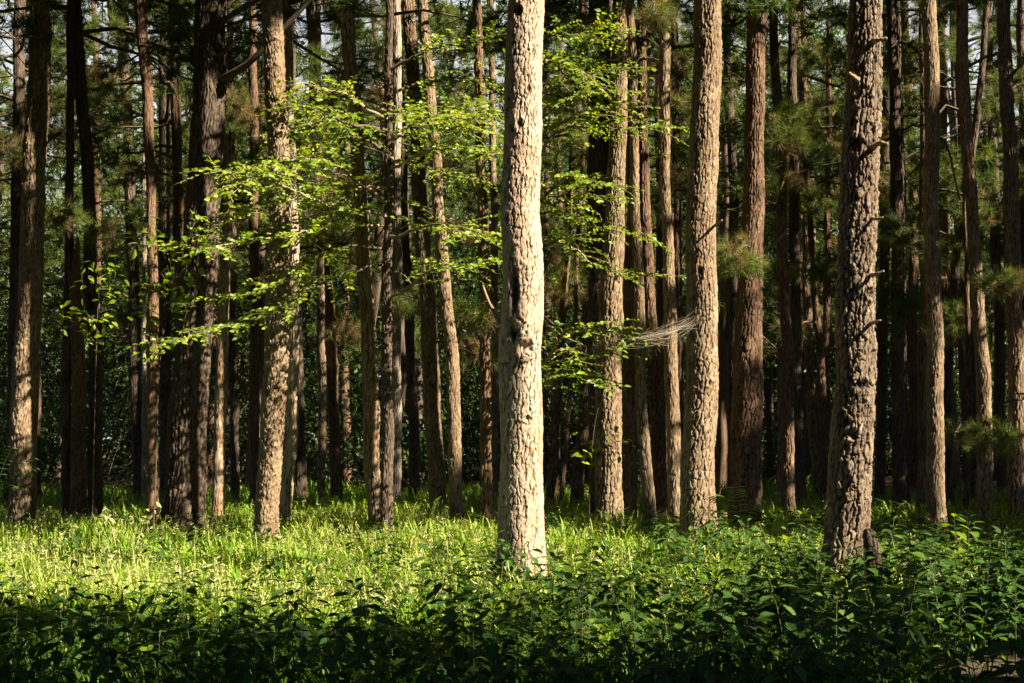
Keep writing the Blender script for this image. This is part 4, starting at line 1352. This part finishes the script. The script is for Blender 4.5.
spots = []
for q in range(1500):
    y = 10.2 + 8.5 * rs.rand() ** 1.2
    x = (rs.rand() * 2 - 1) * (0.37 * y + 0.5)
    dens = 0.95 if x > 1.5 else (0.75 if y < 10.7 + 0.45 * x else 0.10)
    if rs.rand() < dens and abs(x - 3.0) + abs(y - 11.6) > 0.3:
        spots.append((x, y, rs.rand() * 6.28, 0.6 + 0.5 * rs.rand(), rs.randint(0, 12)))
for cx_, cy_, rx_, m_ in ((0.08, 12.5, 0.75, 22), (3.05, 12.2, 1.0, 34), (3.3, 11.1, 0.7, 14), (2.1, 15.6, 0.8, 14), (-3.3, 17.4, 0.8, 10)):
    for q in range(m_):                                # taller growth round the feet of the near trunks
        spots.append((cx_ + rs.normal() * rx_ * 0.6, cy_ - 0.35 * rs.rand() - 0.1, rs.rand() * 6.28, 0.7 + 0.35 * rs.rand(), rs.randint(3, 12)))
fuse(herbgeo, spots, 'undergrowth', 'low leafy undergrowth mingled with the grass under the pines')

# bright green young plants that catch the light, each its own
def lone_herb(label, px, py_top, y, pairs, leaf, seed, tone):
    r = np.random.RandomState(seed)
    top = at(px, py_top, y)
    st, lf = herb(r, top[2], pairs, leaf, 1.05)
    lf.t = [np.clip(a * 0.3 + tone, 0, 1) for a in lf.t]
    root = empty('leafy_plant', (top[0], y, 0), label, 'plant')
    st.build('stem', STEM, root)
    lf.build('leaves', SAPLEAF, root)


lone_herb('bright green sprouting plant near the bottom of the thicket, its leaves catching light', 131, 650, 8.0, 4, 0.13, 1, 0.25)
lone_herb('fresh green plant with curled upper leaves at the foot of the broad reddish pine', 790, 490, 13.4, 7, 0.15, 2, 0.45)
lone_herb('slim fresh plant with light green tips in front of the rugged flaky pine', 824, 560, 11.0, 6, 0.12, 3, 0.2)
lone_herb('tall leafy plant at the foot of the smooth brown pine', 955, 515, 14.5, 8, 0.13, 4, 0.3)
lone_herb('tall leafy plant below the trunk with the needle tuft', 965, 520, 13.0, 8, 0.13, 5, 0.25)
lone_herb('leafy plant catching sun near the edge of the sandy path', 1003, 548, 10.6, 9, 0.14, 6, 0.1)
lone_herb('yellow leaved plant at the bottom of the thicket near the sandy path', 887, 648, 8.6, 4, 0.13, 7, 0.75)
lone_herb('drooping broad leaved plant in front of the short dead stump', 908, 585, 9.6, 9, 0.15, 8, 0.0)

# plants with feathery compound leaves
def pinnate(label, px, py, y, fronds, seed, leaf=0.11, mat=None):
    r = np.random.RandomState(seed)
    c = at(px, py, y)
    root = empty('compound_leaf_plant', (c[0], y, 0), label, 'plant')
    st, lf = Geo(), Geo()
    o = np.array([c[0], y, 0])
    tube(st, spline([o, (o + c) / 2 + r.normal(size=3) * 0.02, c], 6), np.linspace(0.007, 0.004, 6), 5, 0.4)
    for ex, ey in fronds:
        e = at(ex, ey, y - 0.15)
        s = spline([c, (c + e) / 2 + np.array([0, 0, 0.09]), e], 12)
        tube(st, s, np.linspace(0.004, 0.0015, 12), 4, 0.3)
        t = norm(np.gradient(s, axis=0))
        for q in range(2, 12):
            sd = norm(np.cross(t[q], [0, 0.5, 1]))
            for sg in (-1, 1):
                d = norm(t[q] * 0.5 + sd * sg + np.array([0, -0.2, -0.25]))[None]
                lf.batch(LEAF_V * np.array([0.75, 1, 1]), LEAF_F, frames(d, norm(np.array([[0.1, -0.3, 1.0]]))), s[q][None], leaf * (0.8 + 0.4 * r.rand()), np.array([0.3 + 0.3 * r.rand()]))
    st.build('stem', STEM, root, o)
    lf.build('leaves', mat or SAPLEAF, root, o)


pinnate('feathery compound leaved plant arching before the stout sunlit trunk', 738, 530, 13.8, [(690, 512), (716, 496), (735, 488), (765, 505), (700, 538)], 1)
pinnate('feathery green plant by the foot of the tall rough pine', -6, 500, 17.0, [(34, 458), (28, 472), (12, 448), (24, 488), (36, 468)], 2, 0.075, HERBLEAF)

# dark leaf hanging in from a tall stem beside the path
st, lf = Geo(), Geo()
o = np.array([3.02, 7.7, 0.0])
e = at(1022, 400, 7.5)
ws = spline([o, o + [0.05, 0, 1.0], e + np.array([0.16, 0.05, 0.02]), e], 16)
tube(st, ws, np.linspace(0.010, 0.003, 16), 5, 0.4)
r = np.random.RandomState(77)
wp = np.concatenate([np.repeat(ws[2:14], 2, 0), e[None], e[None] + [0.06, 0, 0.02]])
wd_ = np.concatenate([norm(r.normal(size=(24, 3)) * np.array([1, 1, 0.2]) + np.array([0.6, 0, -0.2])), [[-1.0, -0.2, -0.12], [-0.8, 0.5, 0.2]]])
lf.batch(LEAF_V, LEAF_F, frames(wd_, np.array([0.1, -0.2, 1.0]) + r.normal(size=(26, 3)) * 0.2), wp, np.concatenate([0.10 + 0.05 * r.rand(24), [0.12, 0.10]]), 0.1 + 0.3 * r.rand(26))
root = empty('tall_weed', o, 'tall weed by the path whose dark leaf pokes in at the side', 'plant')
st.build('stem', STEM, root, o)
lf.build('leaves', HERBLEAF, root, o)

# ------------------------------------------------------------------ dead sticks, dry stalks, fallen wood
def stick(name, label, cat, pts, r0, r1, mat, forks=(), group=None):
    s = spline(pts, 14)
    g = Geo()
    tube(g, s, np.linspace(r0, r1, 14) * (1 + 0.35 * (rs.rand(14) - 0.5)), 6, 0.6)
    for f in forks:
        tube(g, spline(f, 8), np.linspace(r0 * 0.7, r1 * 0.6, 8), 5, 0.6)
    tag(g.build(name, mat, None, s[0], True), label, cat, group)


stick('dead_stick', 'pale dead stick standing in the grass near the snapped trunk', 'stick', [at(40, 508, 20), at(46, 490, 20), at(52, 482, 19.9), at(60, 468, 19.9)], 0.022, 0.010, DEADWOOD, [[at(49, 487, 20), at(56, 484, 19.9), at(60, 478, 19.8)]])
stick('dead_stick', 'thin dead stick slanting out of the grass in front of the slim dark pine', 'stick', [at(62, 545, 16.5), at(66, 534, 16.4), at(71, 526, 16.3)], 0.014, 0.008, DEADWOOD)
stick('fallen_branch', 'pale fallen branch lying by the root flared brown pine', 'fallen branch', [at(624, 542, 17.6) * [1, 1, 0] + [0, 0, 0.22], at(640, 538, 17.7) * [1, 1, 0] + [0, 0, 0.30], at(664, 536, 17.9) * [1, 1, 0] + [0, 0, 0.26]], 0.05, 0.03, DEADWOOD)
stick('fallen_branch', 'dark fallen branch among the trunks behind the feathery plant', 'fallen branch', [at(712, 512, 20.5) * [1, 1, 0] + [0, 0, 0.32], at(728, 506, 20.8) * [1, 1, 0] + [0, 0, 0.45], at(748, 512, 21.0) * [1, 1, 0] + [0, 0, 0.35]], 0.05, 0.03, DEADWOOD)
for q, (lab, x0, y0, x1, y1) in enumerate((('dry curled weed stalk rising above the grass before the bowed trunk', 118, 545, 104, 508), ('dry weed stalk with withered leaves before the slim reddish pine', 132, 545, 156, 508),
                                           ('withered weed stalk in the bright grass below the snapped trunk', 38, 545, 40, 515))):
    r = np.random.RandomState(40 + q)
    st, lf = Geo(), Geo()
    s = spline([at(x0, y0 + 14, 16), at((x0 + x1) / 2, (y0 + y1) / 2 - 3, 16), at(x1, y1, 15.9)], 12)
    tube(st, s, np.linspace(0.008, 0.003, 12), 4, 0.9)
    m = 16
    kk = r.randint(4, 12, m)
    lf.batch(LEAF_V * np.array([0.7, 1, 1]), LEAF_F, frames(norm(r.normal(size=(m, 3)) + [0, 0, -0.6]), randdir(m, r)), s[kk] + r.normal(size=(m, 3)) * 0.03, 0.06 + 0.05 * r.rand(m), np.full(m, 0.92))
    root = empty('dry_weed', s[0], lab, 'dry weed')
    st.build('stem', PALETWIG, root, s[0])
    lf.build('leaves', GRASS, root, s[0])

# wispy web strung from the stout trunk
g = Geo()
r = np.random.RandomState(5)
A, B = at(692, 322, 16.3), at(622, 344, 15.6)
for q in range(34):
    a = A + r.normal(size=3) * np.array([0.05, 0.06, 0.05])
    b = A + (B - A) * (0.35 + 0.65 * r.rand()) + r.normal(size=3) * np.array([0.07, 0.06, 0.045])
    m_ = (a + b) / 2 + np.array([0, 0, -0.05]) + r.normal(size=3) * np.array([0.06, 0.05, 0.07])
    tube(g, spline([a, m_, b], 7), 0.0005 + 0.0005 * r.rand(), 3, r.rand(), 0, False)
tag(g.build('spider_web', SILK), 'pale wispy web strung between the stout sunlit trunk and leafy twigs', 'spider web')

# ------------------------------------------------------------------ camera, sky, sun
sc = bpy.context.scene
cam = bpy.data.objects.new('camera', bpy.data.cameras.new('camera'))
C.objects.link(cam)
cam.data.lens = 50
cam.data.sensor_width = 36
cam.data.clip_start = 0.05
cam.data.clip_end = 2000
cam.location = (0, 0, CZ)
cam.rotation_euler = (math.pi / 2 + PITCH, 0, 0)
sc.camera = cam

w = bpy.data.worlds.new('World')
sc.world = w
w.use_nodes = True
nt = w.node_tree
bg = nt.nodes['Background']
sky = nt.nodes.new('ShaderNodeTexSky')
sky.sky_type = 'NISHITA'
sky.sun_disc = False
sky.sun_elevation = SUN_EL
sky.sun_rotation = math.pi - SUN_AZ
sky.altitude = 2500
sky.air_density = 0.6
sky.dust_density = 0.6
tc = nt.nodes.new('ShaderNodeTexCoord')                     # made-up cloud bank, added low in the sky ahead to whiten its gaps
sx = nt.nodes.new('ShaderNodeSeparateXYZ')
nt.links.new(tc.outputs['Generated'], sx.inputs[0])
nz = nt.nodes.new('ShaderNodeTexNoise')
nz.inputs['Scale'].default_value = 3.5
nz.inputs['Detail'].default_value = 6
nt.links.new(tc.outputs['Generated'], nz.inputs['Vector'])
hz = math_(nt, 'ADD', math_(nt, 'SUBTRACT', 0.15, math_(nt, 'MULTIPLY', sx.outputs[2], 1.3)), math_(nt, 'MULTIPLY', sx.outputs[1], 0.95))
cf = ramp(nt, math_(nt, 'ADD', nz.outputs['Fac'], math_(nt, 'MULTIPLY', math_(nt, 'SUBTRACT', hz, 0.5), 0.6)), [(0.40, (0, 0, 0)), (0.58, (1, 1, 1))])
nt.links.new(mixc(nt, cf, sky.outputs[0], (4.1, 4.2, 4.3)), bg.inputs[0])
bg.inputs[1].default_value = 0.05

sun = bpy.data.objects.new('sun', bpy.data.lights.new('sun', 'SUN'))
C.objects.link(sun)
sun.data.energy = 5.0
sun.data.angle = math.radians(0.5)
sun.data.color = (1.0, 0.90, 0.72)
from mathutils import Vector
sun.rotation_euler = Vector(-SUN).to_track_quat('-Z', 'Y').to_euler()
sun.location = (20, -15, 30)

sc.view_settings.view_transform = 'Standard'
sc.view_settings.look = 'None'
sc.view_settings.exposure = 2.05
sc.view_settings.gamma = 1.0
sc.cycles.max_bounces = 6
sc.cycles.diffuse_bounces = 1
sc.cycles.glossy_bounces = 2
sc.cycles.transmission_bounces = 4
sc.cycles.use_denoising = True
